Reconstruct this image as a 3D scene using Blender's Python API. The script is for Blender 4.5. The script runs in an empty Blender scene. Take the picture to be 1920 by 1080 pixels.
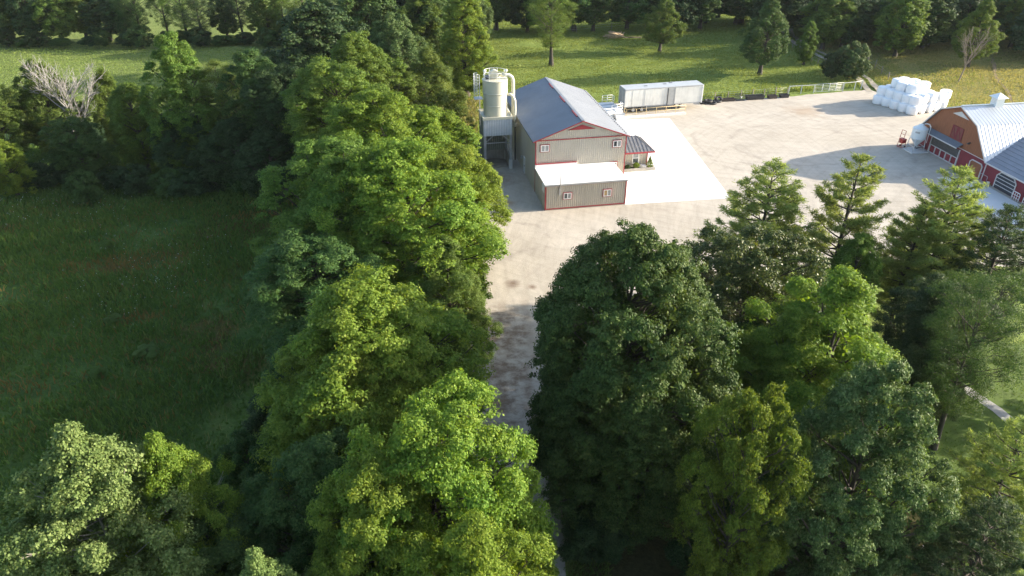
import bpy, math, random
import numpy as np

# ---------------------------------------------------------------- camera, sky, sun, exposure
SC = bpy.context.scene
COL = SC.collection
CAM_H, FPX = 33.0, 1356.0                    # height above the yard, focal length in pixels of a 1920 wide frame
PITCH = math.atan(813 / FPX)
SP, CP = math.sin(PITCH), math.cos(PITCH)
cam_d = bpy.data.cameras.new("camera")
cam = bpy.data.objects.new("camera", cam_d)
COL.objects.link(cam)
cam.location = (0, 0, CAM_H)
cam.rotation_euler = (math.pi / 2 - PITCH, 0, 0)
cam_d.sensor_width = 36.0
cam_d.lens = FPX / 1920 * 36.0
cam_d.clip_start = 0.5
cam_d.clip_end = 3000
SC.camera = cam

SUN_EL = math.radians(17.0)
SUN_AZ = math.radians(81.5)                  # clockwise from +Y (the way the camera looks)
world = bpy.data.worlds.new("World")
SC.world = world
world.use_nodes = True
wn = world.node_tree.nodes
wl = world.node_tree.links
sky = wn.new("ShaderNodeTexSky")
sky.sky_type = 'NISHITA'
sky.sun_disc = False
sky.sun_elevation = SUN_EL
sky.sun_rotation = SUN_AZ
sky.air_density = 1.0
sky.dust_density = 1.5
bg = wn["Background"]
bg.inputs[1].default_value = 0.148
wl.new(sky.outputs[0], bg.inputs[0])

sun_d = bpy.data.lights.new("sun", 'SUN')
sun_d.energy = 5.0
sun_d.angle = math.radians(0.6)
sun_d.color = (1.0, 0.89, 0.73)
sun = bpy.data.objects.new("sun", sun_d)
COL.objects.link(sun)
sun.rotation_euler = (math.pi / 2 - SUN_EL, 0, math.pi - SUN_AZ)
sun.location = (80, 20, 60)

SC.view_settings.view_transform = 'Standard'
SC.view_settings.look = 'None'
SC.view_settings.gamma = 1.0
SC.view_settings.exposure = 1.5
SC.render.engine = 'CYCLES'
SC.cycles.max_bounces = 6
SC.cycles.diffuse_bounces = 3
SC.cycles.transmission_bounces = 4
SC.cycles.use_denoising = True
SC.cycles.denoiser = 'OPENIMAGEDENOISE'
SC.cycles.denoising_prefilter = 'ACCURATE'
SC.cycles.denoising_input_passes = 'RGB_ALBEDO_NORMAL'

RNG = np.random.default_rng(7)
random.seed(7)


def ray(u, v):
    d = 540 - v
    return u - 960, FPX * CP + d * SP, -FPX * SP + d * CP


def G(u, v, z=0.0):
    """where the line of sight through a pixel of the photograph meets height z"""
    a, b, c = ray(u, v)
    s = (z - CAM_H) / c
    return a * s, b * s


# ---------------------------------------------------------------- materials
def hexlin(r, g, b):
    f = lambda c: (c / 255 / 12.92) if c / 255 <= 0.04045 else ((c / 255 + 0.055) / 1.055) ** 2.4
    return f(r), f(g), f(b), 1


class NT:
    def __init__(self, name):
        self.m = bpy.data.materials.new(name)
        self.m.use_nodes = True
        self.n = self.m.node_tree.nodes
        self.l = self.m.node_tree.links
        self.n.clear()
        self.out = self.n.new("ShaderNodeOutputMaterial")

    def add(self, t, **kw):
        x = self.n.new(t)
        for k, v in kw.items():
            setattr(x, k, v)
        return x

    def put(self, sock, v):
        if isinstance(v, bpy.types.NodeSocket):
            self.l.new(v, sock)
        elif v is not None:
            if sock.type == 'RGBA' and not isinstance(v, (int, float)) and len(v) == 3:
                v = (*v, 1)
            sock.default_value = v

    def math(self, op, a, b=None, c=None, clamp=False):
        x = self.add("ShaderNodeMath", operation=op, use_clamp=clamp)
        self.put(x.inputs[0], a)
        if b is not None:
            self.put(x.inputs[1], b)
        if c is not None:
            self.put(x.inputs[2], c)
        return x.outputs[0]

    def mix(self, f, a, b, blend='MIX'):
        x = self.add("ShaderNodeMix", data_type='RGBA', blend_type=blend)
        self.put(x.inputs[0], f)
        self.put(x.inputs[6], a)
        self.put(x.inputs[7], b)
        return x.outputs[2]

    def noise(self, scale, detail=4, rough=0.55, vec=None, dist=0.0):
        x = self.add("ShaderNodeTexNoise")
        x.inputs["Scale"].default_value = scale
        x.inputs["Detail"].default_value = detail
        x.inputs["Roughness"].default_value = rough
        x.inputs["Distortion"].default_value = dist
        if vec is not None:
            self.l.new(vec, x.inputs["Vector"])
        return x.outputs[0]

    def ramp(self, f, stops):
        x = self.add("ShaderNodeValToRGB")
        e = x.color_ramp.elements
        while len(e) < len(stops):
            e.new(0.5)
        for i, (p, c) in enumerate(stops):
            e[i].position = p
            e[i].color = (*c[:3], 1) if not isinstance(c, (int, float)) else (c, c, c, 1)
        self.l.new(f, x.inputs[0])
        return x.outputs[0]

    def smooth(self, f, lo, hi):
        x = self.add("ShaderNodeMapRange", interpolation_type='SMOOTHSTEP')
        self.put(x.inputs[0], f)
        x.inputs[1].default_value = lo
        x.inputs[2].default_value = hi
        return x.outputs[0]

    def coords(self, scale=None, obj=True):
        t = self.add("ShaderNodeTexCoord")
        o = t.outputs["Object" if obj else "Generated"]
        if scale is not None:
            mp = self.add("ShaderNodeMapping")
            mp.inputs["Scale"].default_value = scale
            self.l.new(o, mp.inputs[0])
            o = mp.outputs[0]
        return o

    def bump(self, h, strength=0.4, dist=0.05):
        x = self.add("ShaderNodeBump")
        x.inputs["Strength"].default_value = strength
        x.inputs["Distance"].default_value = dist
        self.l.new(h, x.inputs["Height"])
        return x.outputs[0]

    def bsdf(self, color, rough=0.6, metal=0.0, spec=0.5, normal=None):
        b = self.add("ShaderNodeBsdfPrincipled")
        self.put(b.inputs["Base Color"], color)
        self.put(b.inputs["Roughness"], rough)
        self.put(b.inputs["Metallic"], metal)
        b.inputs["Specular IOR Level"].default_value = spec
        if normal is not None:
            self.l.new(normal, b.inputs["Normal"])
        return b.outputs[0]

    def done(self, sh):
        self.l.new(sh, self.out.inputs[0])
        return self.m


def painted(name, col, rough=0.5, metal=0.0, spec=0.5, var=0.12, scale=1.5, bump=0.0, streak=0.0):
    t = NT(name)
    co = t.coords()
    n = t.noise(scale, 5, 0.6, co)
    dark = tuple(c * (1 - var) for c in col[:3])
    lite = tuple(min(1, c * (1 + var)) for c in col[:3])
    c = t.ramp(n, [(0.3, dark), (0.7, lite)])
    if streak:
        s = t.noise(1.0, 4, 0.6, t.coords((3.0, 3.0, 0.35)))
        c = t.mix(t.math('MULTIPLY', t.smooth(s, 0.5, 0.75), streak), c, tuple(q * 0.45 for q in col[:3]))
    nm = t.bump(t.noise(scale * 12, 3, 0.6, co), bump, 0.02) if bump else None
    return t.done(t.bsdf(c, rough, metal, spec, nm))


M = {}
M['siding'] = painted("siding_beige", (0.48, 0.44, 0.37), 0.42, 0.0, 0.5, 0.06, 0.6, streak=0.12)
M['trim_red'] = painted("trim_red", (0.33, 0.035, 0.045), 0.45)
M['roof_grey'] = painted("roof_steel_grey", (0.205, 0.22, 0.248), 0.45, 0.1, 0.5, 0.1, 0.5)
M['roof_annex'] = painted("roof_charcoal", (0.2, 0.2, 0.205), 0.4, 0.2)
M['roof_white'] = painted("roof_white", (0.82, 0.81, 0.79), 0.6, var=0.04, scale=0.4)
M['white'] = painted("white_paint", (0.8, 0.8, 0.79), 0.45, var=0.04)
M['white_dirty'] = painted("white_dirty", (0.64, 0.64, 0.61), 0.5, var=0.1, scale=0.8, streak=0.4)
M['pane'] = painted("window_glass", (0.09, 0.1, 0.105), 0.08, 0.0, 0.8, 0.3, 3)
M['pane_pale'] = painted("window_blind", (0.3, 0.31, 0.31), 0.12, 0.0, 0.7, 0.15, 3)
M['pane_amber'] = painted("window_amber", (0.46, 0.3, 0.14), 0.15, 0.0, 0.6, 0.2, 3)
M['grey_metal'] = painted("galvanised", (0.42, 0.43, 0.44), 0.42, 0.4, var=0.12, streak=0.2)
M['dark_metal'] = painted("dark_metal", (0.07, 0.07, 0.075), 0.5, 0.2)
M['cream'] = painted("silo_cream", (0.56, 0.54, 0.43), 0.45, 0.0, 0.5, 0.06, 0.7, streak=0.1)
M['duct'] = painted("duct_cream", (0.68, 0.65, 0.52), 0.4, var=0.06)
M['panel_grey'] = painted("panel_pale", (0.56, 0.58, 0.6), 0.45, 0.1, var=0.05)
M['silo_side'] = painted("stand_green_grey", (0.3, 0.32, 0.27), 0.5, 0.1, var=0.08)
M['concrete_old'] = painted("old_concrete", (0.4, 0.37, 0.32), 0.85, var=0.2, scale=1.2, bump=0.3, streak=0.3)
M['rubber'] = painted("black_rubber", (0.018, 0.018, 0.02), 0.7, var=0.3, scale=4)
M['black_plastic'] = painted("black_plastic", (0.03, 0.03, 0.034), 0.5, var=0.3, scale=3)
M['brown_bin'] = painted("brown_plastic", (0.06, 0.045, 0.04), 0.6, var=0.3, scale=3)
M['trailer_roof'] = painted("trailer_roof", (0.44, 0.46, 0.47), 0.5, 0.2, var=0.08)
M['trailer_door'] = painted("trailer_door_grey", (0.36, 0.37, 0.37), 0.55, var=0.12, streak=0.4)
M['yellow_rail'] = painted("rail_yellow", (0.62, 0.47, 0.24), 0.5, var=0.1)
M['plastic_wrap'] = painted("bale_wrap", (0.87, 0.875, 0.88), 0.32, 0.0, 0.5, 0.04, 3, bump=0.25)
M['bin_white'] = painted("feed_bin_white", (0.72, 0.76, 0.78), 0.38, var=0.04)
M['cart_red'] = painted("cart_red", (0.42, 0.04, 0.03), 0.45)
M['barn_red'] = painted("barn_red", (0.2, 0.021, 0.034), 0.6, var=0.12, scale=1.0)
M['barn_door_red'] = painted("loft_door_red", (0.19, 0.055, 0.042), 0.65, var=0.15)
M['barn_trim'] = painted("barn_trim_grey", (0.6, 0.58, 0.57), 0.5, var=0.06)
M['awning'] = painted("awning_grey", (0.16, 0.18, 0.21), 0.45, 0.2, var=0.08)
M['barn_roof'] = painted("barn_roof_steel", (0.56, 0.58, 0.6), 0.36, 0.45, var=0.07, scale=0.6)
M['wing_roof'] = painted("wing_roof_grey", (0.2, 0.22, 0.26), 0.5, 0.15, var=0.1, scale=1.0)
M['screen_dark'] = painted("screen_dark", (0.035, 0.042, 0.055), 0.35, var=0.2)
M['post_wood'] = painted("weathered_wood", (0.22, 0.19, 0.16), 0.85, var=0.25, scale=5)
M['timber'] = painted("cut_timber", (0.42, 0.3, 0.18), 0.8, var=0.3, scale=3)
M['soil'] = painted("bed_soil", (0.06, 0.045, 0.03), 0.9, var=0.3, scale=4)
M['stone'] = painted("pale_stone", (0.55, 0.52, 0.5), 0.8, var=0.15, scale=6, bump=0.4)


def wood_siding():
    t = NT("orange_board_siding")
    co = t.coords((1, 6.0, 0.5))
    n = t.noise(1.6, 5, 0.6, co)
    c = t.ramp(n, [(0.25, (0.18, 0.064, 0.028)), (0.55, (0.28, 0.1, 0.044)), (0.8, (0.34, 0.13, 0.062))])
    sx = t.add("ShaderNodeSeparateXYZ")
    t.l.new(t.coords(), sx.inputs[0])
    fr = t.math('FRACT', t.math('MULTIPLY', sx.outputs[1], 4.2))
    line = t.math('LESS_THAN', fr, 0.12)
    c = t.mix(t.math('MULTIPLY', line, 0.45), c, (0.1, 0.035, 0.015))
    return t.done(t.bsdf(c, 0.7))


M['barn_wood'] = wood_siding()


def bark(name, a, b):
    t = NT(name)
    n = t.noise(3.0, 5, 0.65, t.coords((2.5, 2.5, 0.6)))
    c = t.ramp(n, [(0.3, a), (0.7, b)])
    return t.done(t.bsdf(c, 0.9, normal=t.bump(n, 0.6, 0.05)))


M['bark'] = bark("bark_brown", (0.03, 0.025, 0.019), (0.085, 0.072, 0.056))
M['bark_pale'] = bark("bark_pale", (0.14, 0.125, 0.1), (0.36, 0.34, 0.29))
M['bark_dead'] = bark("bark_dead", (0.22, 0.21, 0.195), (0.4, 0.38, 0.355))
M['bark_dead_dark'] = bark("bark_dead_brown", (0.14, 0.11, 0.085), (0.3, 0.25, 0.21))


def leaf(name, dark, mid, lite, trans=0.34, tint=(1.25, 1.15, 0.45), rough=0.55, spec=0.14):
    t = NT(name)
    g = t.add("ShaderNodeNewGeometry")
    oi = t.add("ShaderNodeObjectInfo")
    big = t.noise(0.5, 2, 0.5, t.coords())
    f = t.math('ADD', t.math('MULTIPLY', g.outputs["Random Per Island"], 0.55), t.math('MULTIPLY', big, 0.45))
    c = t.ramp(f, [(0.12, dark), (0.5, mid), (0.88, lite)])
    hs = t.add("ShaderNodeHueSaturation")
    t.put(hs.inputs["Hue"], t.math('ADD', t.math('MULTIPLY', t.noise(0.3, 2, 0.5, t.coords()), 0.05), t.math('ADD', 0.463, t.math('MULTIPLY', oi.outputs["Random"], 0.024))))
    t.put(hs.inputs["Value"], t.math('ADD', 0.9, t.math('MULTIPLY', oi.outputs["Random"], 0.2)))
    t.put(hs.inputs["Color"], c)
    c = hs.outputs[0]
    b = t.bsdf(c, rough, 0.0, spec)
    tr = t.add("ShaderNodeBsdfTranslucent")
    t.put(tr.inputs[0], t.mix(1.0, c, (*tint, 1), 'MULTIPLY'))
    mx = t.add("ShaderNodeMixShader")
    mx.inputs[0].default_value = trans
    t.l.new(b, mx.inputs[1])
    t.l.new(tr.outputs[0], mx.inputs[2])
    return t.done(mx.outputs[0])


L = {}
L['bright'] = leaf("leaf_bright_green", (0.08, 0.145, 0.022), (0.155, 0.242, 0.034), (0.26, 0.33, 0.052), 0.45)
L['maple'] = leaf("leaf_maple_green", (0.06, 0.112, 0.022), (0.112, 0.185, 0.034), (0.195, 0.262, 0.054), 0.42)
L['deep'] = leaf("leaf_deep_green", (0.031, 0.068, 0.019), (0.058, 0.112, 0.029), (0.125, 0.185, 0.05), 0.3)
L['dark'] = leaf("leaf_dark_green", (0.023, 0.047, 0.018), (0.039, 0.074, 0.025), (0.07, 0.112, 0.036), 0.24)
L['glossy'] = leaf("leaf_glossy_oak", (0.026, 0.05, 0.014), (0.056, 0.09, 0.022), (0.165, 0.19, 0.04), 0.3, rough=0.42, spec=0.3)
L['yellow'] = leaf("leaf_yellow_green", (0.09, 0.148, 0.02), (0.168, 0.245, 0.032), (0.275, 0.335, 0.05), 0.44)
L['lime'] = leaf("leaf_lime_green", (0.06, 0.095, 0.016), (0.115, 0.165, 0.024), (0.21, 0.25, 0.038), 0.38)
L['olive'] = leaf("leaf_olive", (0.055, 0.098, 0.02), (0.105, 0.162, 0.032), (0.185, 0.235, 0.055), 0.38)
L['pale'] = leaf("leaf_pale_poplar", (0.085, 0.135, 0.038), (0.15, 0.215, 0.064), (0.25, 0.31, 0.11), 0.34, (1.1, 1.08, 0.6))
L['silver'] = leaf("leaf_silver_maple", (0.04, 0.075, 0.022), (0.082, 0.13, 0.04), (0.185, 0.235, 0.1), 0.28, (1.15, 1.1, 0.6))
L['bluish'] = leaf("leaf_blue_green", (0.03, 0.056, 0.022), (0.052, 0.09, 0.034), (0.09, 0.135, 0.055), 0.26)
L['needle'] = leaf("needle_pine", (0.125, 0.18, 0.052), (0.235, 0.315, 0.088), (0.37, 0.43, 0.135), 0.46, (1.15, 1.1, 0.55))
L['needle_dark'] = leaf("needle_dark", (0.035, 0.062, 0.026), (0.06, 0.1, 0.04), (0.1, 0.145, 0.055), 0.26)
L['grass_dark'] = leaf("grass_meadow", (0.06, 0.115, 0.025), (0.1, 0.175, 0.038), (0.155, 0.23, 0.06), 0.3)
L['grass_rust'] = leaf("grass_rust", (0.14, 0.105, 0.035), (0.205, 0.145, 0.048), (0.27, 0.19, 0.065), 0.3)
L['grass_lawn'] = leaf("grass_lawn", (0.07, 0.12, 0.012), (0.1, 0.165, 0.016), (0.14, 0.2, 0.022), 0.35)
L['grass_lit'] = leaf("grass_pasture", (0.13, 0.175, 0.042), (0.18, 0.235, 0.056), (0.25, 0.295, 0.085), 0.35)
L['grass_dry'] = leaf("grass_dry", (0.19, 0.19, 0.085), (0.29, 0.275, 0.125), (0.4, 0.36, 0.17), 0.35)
M['petal'] = painted("white_petals", (0.75, 0.75, 0.7), 0.7)


def ground_mat():
    t = NT("ground_grass_soil")
    co = t.coords()
    s = t.add("ShaderNodeSeparateXYZ")
    t.l.new(co, s.inputs[0])
    X, Y = s.outputs[0], s.outputs[1]
    fine = t.noise(3.5, 6, 0.68, co)
    mid = t.noise(0.33, 5, 0.6, co)
    lowf = t.noise(0.055, 4, 0.55, co)
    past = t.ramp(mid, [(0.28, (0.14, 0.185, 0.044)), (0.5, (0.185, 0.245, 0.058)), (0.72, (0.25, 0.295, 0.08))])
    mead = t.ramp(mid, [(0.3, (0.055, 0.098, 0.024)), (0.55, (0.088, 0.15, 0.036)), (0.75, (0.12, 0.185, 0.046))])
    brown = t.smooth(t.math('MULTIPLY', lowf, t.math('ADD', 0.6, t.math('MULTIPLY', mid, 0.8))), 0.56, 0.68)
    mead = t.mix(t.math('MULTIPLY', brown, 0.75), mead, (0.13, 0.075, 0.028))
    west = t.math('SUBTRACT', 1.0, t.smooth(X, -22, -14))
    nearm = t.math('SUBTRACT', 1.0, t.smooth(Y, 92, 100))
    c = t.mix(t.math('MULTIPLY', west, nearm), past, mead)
    # field behind the hedge
    fld = t.ramp(t.noise(0.25, 5, 0.6, t.coords((1, 3, 1))), [(0.3, (0.13, 0.175, 0.045)), (0.7, (0.185, 0.225, 0.065))])
    c = t.mix(t.math('MULTIPLY', west, t.smooth(Y, 92, 100)), c, fld)
    # hay coloured slope on the right
    dry = t.math('MULTIPLY', t.smooth(t.math('ADD', X, t.math('MULTIPLY', mid, 8)), 64, 72), t.smooth(Y, 88, 96))
    c = t.mix(t.math('MULTIPLY', dry, t.math('ADD', 0.45, t.math('MULTIPLY', mid, 0.6))), c, (0.32, 0.28, 0.105))
    # leaf litter under belt and grove, darkened to stand in for shade
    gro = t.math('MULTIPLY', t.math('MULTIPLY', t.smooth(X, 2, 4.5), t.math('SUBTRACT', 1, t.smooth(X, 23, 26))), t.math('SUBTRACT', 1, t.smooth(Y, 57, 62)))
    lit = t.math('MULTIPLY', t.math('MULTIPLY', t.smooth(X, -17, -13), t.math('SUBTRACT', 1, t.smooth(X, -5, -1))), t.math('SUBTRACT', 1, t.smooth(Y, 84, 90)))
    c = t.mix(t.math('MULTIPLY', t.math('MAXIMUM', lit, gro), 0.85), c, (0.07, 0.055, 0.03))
    c = t.mix(0.6, c, t.ramp(fine, [(0.25, 0.35), (0.5, 1.0), (0.78, 1.65)]), 'MULTIPLY')
    return t.done(t.bsdf(c, 0.95, 0, 0.1, t.bump(fine, 0.9, 0.25)))


def gravel_mat():
    t = NT("gravel")
    co = t.coords()
    s = t.add("ShaderNodeSeparateXYZ")
    t.l.new(co, s.inputs[0])
    X, Y = s.outputs[0], s.outputs[1]
    fine = t.noise(9, 6, 0.75, co)
    mid = t.noise(0.5, 6, 0.65, co, 0.6)
    lowf = t.noise(0.09, 4, 0.55, co)
    c = t.ramp(lowf, [(0.3, (0.415, 0.37, 0.305)), (0.7, (0.5, 0.45, 0.38))])
    c = t.mix(0.55, c, t.ramp(mid, [(0.28, 0.82), (0.5, 1.0), (0.75, 1.1)]), 'MULTIPLY')
    c = t.mix(0.4, c, t.ramp(fine, [(0.25, 0.6), (0.5, 1.0), (0.8, 1.25)]), 'MULTIPLY')
    # wheel tracks: rings about far turning centres
    tr = None
    for cx, cy, per, lo, hi in ((-6, 60, 2.6, 8, 17), (38, 92, 3.1, 6, 18), (14, 40, 2.9, 18, 30), (52, 118, 2.3, 9, 20), (24, 78, 3.4, 6, 16)):
        d = t.math('SQRT', t.math('ADD', t.math('POWER', t.math('SUBTRACT', X, cx), 2), t.math('POWER', t.math('SUBTRACT', Y, cy), 2)))
        dn = t.math('ADD', d, t.math('MULTIPLY', lowf, 9.0))
        w = t.math('PINGPONG', dn, per)
        ln = t.math('SUBTRACT', 1, t.smooth(w, 0.0, 0.62))
        rng = t.math('MULTIPLY', t.smooth(d, lo, lo + 2), t.math('SUBTRACT', 1, t.smooth(d, hi - 2, hi)))
        ln = t.math('MULTIPLY', ln, rng)
        tr = ln if tr is None else t.math('MAXIMUM', tr, ln)
    tr = t.math('MULTIPLY', tr, t.smooth(t.noise(0.35, 4, 0.7, co), 0.42, 0.6))
    tread = t.noise(3.2, 3, 0.6, co)
    tr2 = t.math('MULTIPLY', tr, t.math('ADD', 0.35, t.math('MULTIPLY', tread, 0.9)))
    c = t.mix(t.math('MULTIPLY', tr2, 0.6), c, (0.3, 0.265, 0.225))
    # streaky scrapes along turning arcs
    for cx, cy, k0 in ((-30, 78, 0.35), (46, 130, 0.45), (70, 60, 0.4)):
        dx, dy = t.math('SUBTRACT', X, cx), t.math('SUBTRACT', Y, cy)
        d = t.math('SQRT', t.math('ADD', t.math('POWER', dx, 2), t.math('POWER', dy, 2)))
        an = t.math('ARCTAN2', dy, dx)
        cv = t.add("ShaderNodeCombineXYZ")
        t.put(cv.inputs[0], t.math('MULTIPLY', an, 4.0))
        t.put(cv.inputs[1], t.math('ADD', t.math('MULTIPLY', d, 1.5), t.math('MULTIPLY', lowf, 4.0)))
        st = t.noise(1.0, 5, 0.7, cv.outputs[0])
        c = t.mix(k0, c, t.ramp(st, [(0.3, 0.74), (0.5, 1.0), (0.68, 1.12)]), 'MULTIPLY')
    # straight ruts of the drive
    rut = t.math('PINGPONG', t.math('ADD', X, t.math('MULTIPLY', lowf, 3.0)), 0.95)
    drv = t.math('MULTIPLY', t.math('SUBTRACT', 1, t.smooth(Y, 50, 62)), t.math('SUBTRACT', 1, t.smooth(X, 3.5, 6)))
    c = t.mix(t.math('MULTIPLY', t.math('MULTIPLY', t.smooth(rut, 0.45, 0.8), drv), 0.28), c, (0.3, 0.25, 0.19))
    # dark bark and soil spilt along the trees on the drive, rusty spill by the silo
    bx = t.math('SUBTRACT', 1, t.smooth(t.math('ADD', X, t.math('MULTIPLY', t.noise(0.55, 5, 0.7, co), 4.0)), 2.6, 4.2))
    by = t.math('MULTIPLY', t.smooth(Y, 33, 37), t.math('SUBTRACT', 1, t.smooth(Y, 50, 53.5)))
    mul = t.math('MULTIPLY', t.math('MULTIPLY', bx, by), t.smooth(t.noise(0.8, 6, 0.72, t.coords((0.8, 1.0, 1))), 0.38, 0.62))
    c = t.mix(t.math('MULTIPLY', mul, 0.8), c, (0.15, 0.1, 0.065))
    def spot(cx, cy, r, col, c, k=0.8):
        d = t.math('SQRT', t.math('ADD', t.math('POWER', t.math('SUBTRACT', X, cx), 2), t.math('POWER', t.math('SUBTRACT', Y, cy), 2)))
        f = t.math('SUBTRACT', 1, t.smooth(t.math('ADD', d, t.math('MULTIPLY', mid, r * 1.4)), r * 0.6, r * 1.7))
        return t.mix(t.math('MULTIPLY', f, k), c, col)
    c = spot(-2.1, 80.2, 3.2, (0.2, 0.115, 0.06), c, 0.75)
    c = spot(-0.6, 73.4, 1.4, (0.3, 0.16, 0.055), c, 0.7)
    c = spot(0.1, 55.8, 1.0, (0.13, 0.075, 0.05), c, 0.9)
    c = spot(1.8, 55.2, 0.7, (0.15, 0.09, 0.06), c, 0.8)
    c = spot(44, 106.5, 4.5, (0.37, 0.25, 0.15), c, 0.5)
    c = spot(12, 58, 5, (0.47, 0.42, 0.35), c, 0.5)
    h = t.math('ADD', t.math('MULTIPLY', fine, 0.4), t.math('SUBTRACT', mid, t.math('MULTIPLY', tr, 0.2)))
    return t.done(t.bsdf(c, 0.95, 0, 0.15, t.bump(h, 0.55, 0.08)))


def concrete_mat(name, col, joint=4.0):
    t = NT(name)
    co = t.coords()
    s = t.add("ShaderNodeSeparateXYZ")
    t.l.new(co, s.inputs[0])
    n = t.noise(0.4, 6, 0.65, co)
    c = t.ramp(n, [(0.3, tuple(q * 0.93 for q in col)), (0.7, col)])
    jx = t.math('LESS_THAN', t.math('PINGPONG', s.outputs[0], joint / 2), 0.015)
    jy = t.math('LESS_THAN', t.math('PINGPONG', s.outputs[1], joint / 2), 0.015)
    c = t.mix(t.math('MULTIPLY', t.math('MAXIMUM', jx, jy), 0.5), c, tuple(q * 0.6 for q in col))
    return t.done(t.bsdf(c, 0.8, 0, 0.3, t.bump(t.noise(20, 3, 0.6, co), 0.1, 0.01)))


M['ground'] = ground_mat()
M['gravel'] = gravel_mat()
M['concrete'] = concrete_mat("new_concrete", (0.80, 0.79, 0.76))
M['concrete_grey'] = concrete_mat("pale_concrete", (0.62, 0.62, 0.61))
M['walk'] = painted("worn_walk", (0.33, 0.32, 0.3), 0.9, var=0.2, scale=1.5, bump=0.3)
M['track'] = painted("track_dirt", (0.33, 0.29, 0.23), 0.95, var=0.2, scale=1.2, bump=0.5)
M['lawn'] = painted("lawn_green", (0.08, 0.132, 0.012), 0.95, var=0.25, scale=1.5, bump=0.8)
M['soil_path'] = painted("path_soil", (0.2, 0.145, 0.085), 0.95, var=0.25, scale=1.5, bump=0.5)


# ---------------------------------------------------------------- mesh helpers
class MB:
    """collects shapes and links them as ONE mesh object"""

    def __init__(self):
        self.v, self.f, self.sm = [], [], []

    def add(self, v, f, smooth=False):
        o = len(self.v)
        self.v += [tuple(p) for p in v]
        self.f += [tuple(i + o for i in q) for q in f]
        self.sm += [smooth] * len(f)
        return self

    def box(self, x0, x1, y0, y1, z0, z1):
        v = [(x0, y0, z0), (x1, y0, z0), (x1, y1, z0), (x0, y1, z0), (x0, y0, z1), (x1, y0, z1), (x1, y1, z1), (x0, y1, z1)]
        return self.add(v, [(0, 3, 2, 1), (4, 5, 6, 7), (0, 1, 5, 4), (1, 2, 6, 5), (2, 3, 7, 6), (3, 0, 4, 7)])

    def tube(self, pts, rad, n=8, cap=True, smooth=True):
        pts = [np.array(p, float) for p in pts]
        if isinstance(rad, (int, float)):
            rad = [rad] * len(pts)
        vs, prev = [], None
        for i, p in enumerate(pts):
            d = pts[min(i + 1, len(pts) - 1)] - pts[max(i - 1, 0)]
            d /= (np.linalg.norm(d) + 1e-9)
            if prev is None:
                a = np.cross(d, (0, 0, 1.0)) if abs(d[2]) < 0.95 else np.cross(d, (1.0, 0, 0))
            else:
                a = prev - d * (prev @ d)
            a /= (np.linalg.norm(a) + 1e-9)
            prev = a
            b = np.cross(d, a)
            for k in range(n):
                q = 2 * math.pi * k / n
                vs.append(p + rad[i] * (a * math.cos(q) + b * math.sin(q)))
        fs = []
        for i in range(len(pts) - 1):
            for k in range(n):
                k2 = (k + 1) % n
                fs.append((i * n + k, i * n + k2, (i + 1) * n + k2, (i + 1) * n + k))
        self.add(vs, fs, smooth)
        if cap:
            o = (len(pts) - 1) * n
            base = len(self.v) - len(vs)
            self.f.append(tuple(base + k for k in reversed(range(n))))
            self.f.append(tuple(base + o + k for k in range(n)))
            self.sm += [False, False]
        return self

    def bar(self, a, b, w=0.05, h=None):
        """square bar from a to b"""
        h = h or w
        a, b = np.array(a, float), np.array(b, float)
        d = (b - a) / (np.linalg.norm(b - a) + 1e-9)
        s = np.cross(d, (0, 0, 1.0)) if abs(d[2]) < 0.95 else np.array((1.0, 0, 0)) - d * d[0]
        s /= np.linalg.norm(s)
        u = np.cross(s, d)
        v = [p + s * i * w / 2 + u * j * h / 2 for p in (a, b) for i, j in ((-1, -1), (1, -1), (1, 1), (-1, 1))]
        return self.add(v, [(3, 2, 1, 0), (4, 5, 6, 7), (0, 1, 5, 4), (1, 2, 6, 5), (2, 3, 7, 6), (3, 0, 4, 7)])

    def lathe(self, prof, c=(0, 0), n=24, smooth=True):
        vs = [(c[0] + r * math.cos(2 * math.pi * k / n), c[1] + r * math.sin(2 * math.pi * k / n), z) for r, z in prof for k in range(n)]
        fs = [(i * n + k, i * n + (k + 1) % n, (i + 1) * n + (k + 1) % n, (i + 1) * n + k) for i in range(len(prof) - 1) for k in range(n)]
        fs.append(tuple(reversed(range(n))))
        fs.append(tuple((len(prof) - 1) * n + k for k in range(n)))
        self.add(vs, fs, smooth)
        self.sm[-1] = self.sm[-2] = False
        return self

    def prism(self, poly, axis, a, b):
        """polygon in the plane across an axis ('x','y','z'), extruded from a to b"""
        def p3(p, q):
            return {'x': (q, p[0], p[1]), 'y': (p[0], q, p[1]), 'z': (p[0], p[1], q)}[axis]
        n = len(poly)
        v = [p3(p, a) for p in poly] + [p3(p, b) for p in poly]
        f = [tuple(reversed(range(n))), tuple(range(n, 2 * n))] + [(i, (i + 1) % n, n + (i + 1) % n, n + i) for i in range(n)]
        return self.add(v, f)

    def quad(self, a, b, c, d):
        return self.add([a, b, c, d], [(0, 1, 2, 3)])

    def mesh(self, name, mat):
        m = bpy.data.meshes.new(name)
        m.from_pydata(self.v, [], self.f)
        m.polygons.foreach_set("use_smooth", self.sm)
        if mat is not None:
            m.materials.append(mat)
        m.update()
        return m

    def build(self, name, mat, parent=None, fix=True):
        m = self.mesh(name, mat)
        if fix:
            import bmesh
            bm = bmesh.new()
            bm.from_mesh(m)
            bmesh.ops.recalc_face_normals(bm, faces=bm.faces[:])
            bm.to_mesh(m)
            bm.free()
        o = bpy.data.objects.new(name, m)
        COL.objects.link(o)
        o.parent = parent
        return o


def tag(o, label=None, cat=None, group=None, kind=None):
    if label:
        o['label'] = label
    if cat:
        o['category'] = cat
    if group:
        o['group'] = group
    if kind:
        o['kind'] = kind
    return o


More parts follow.
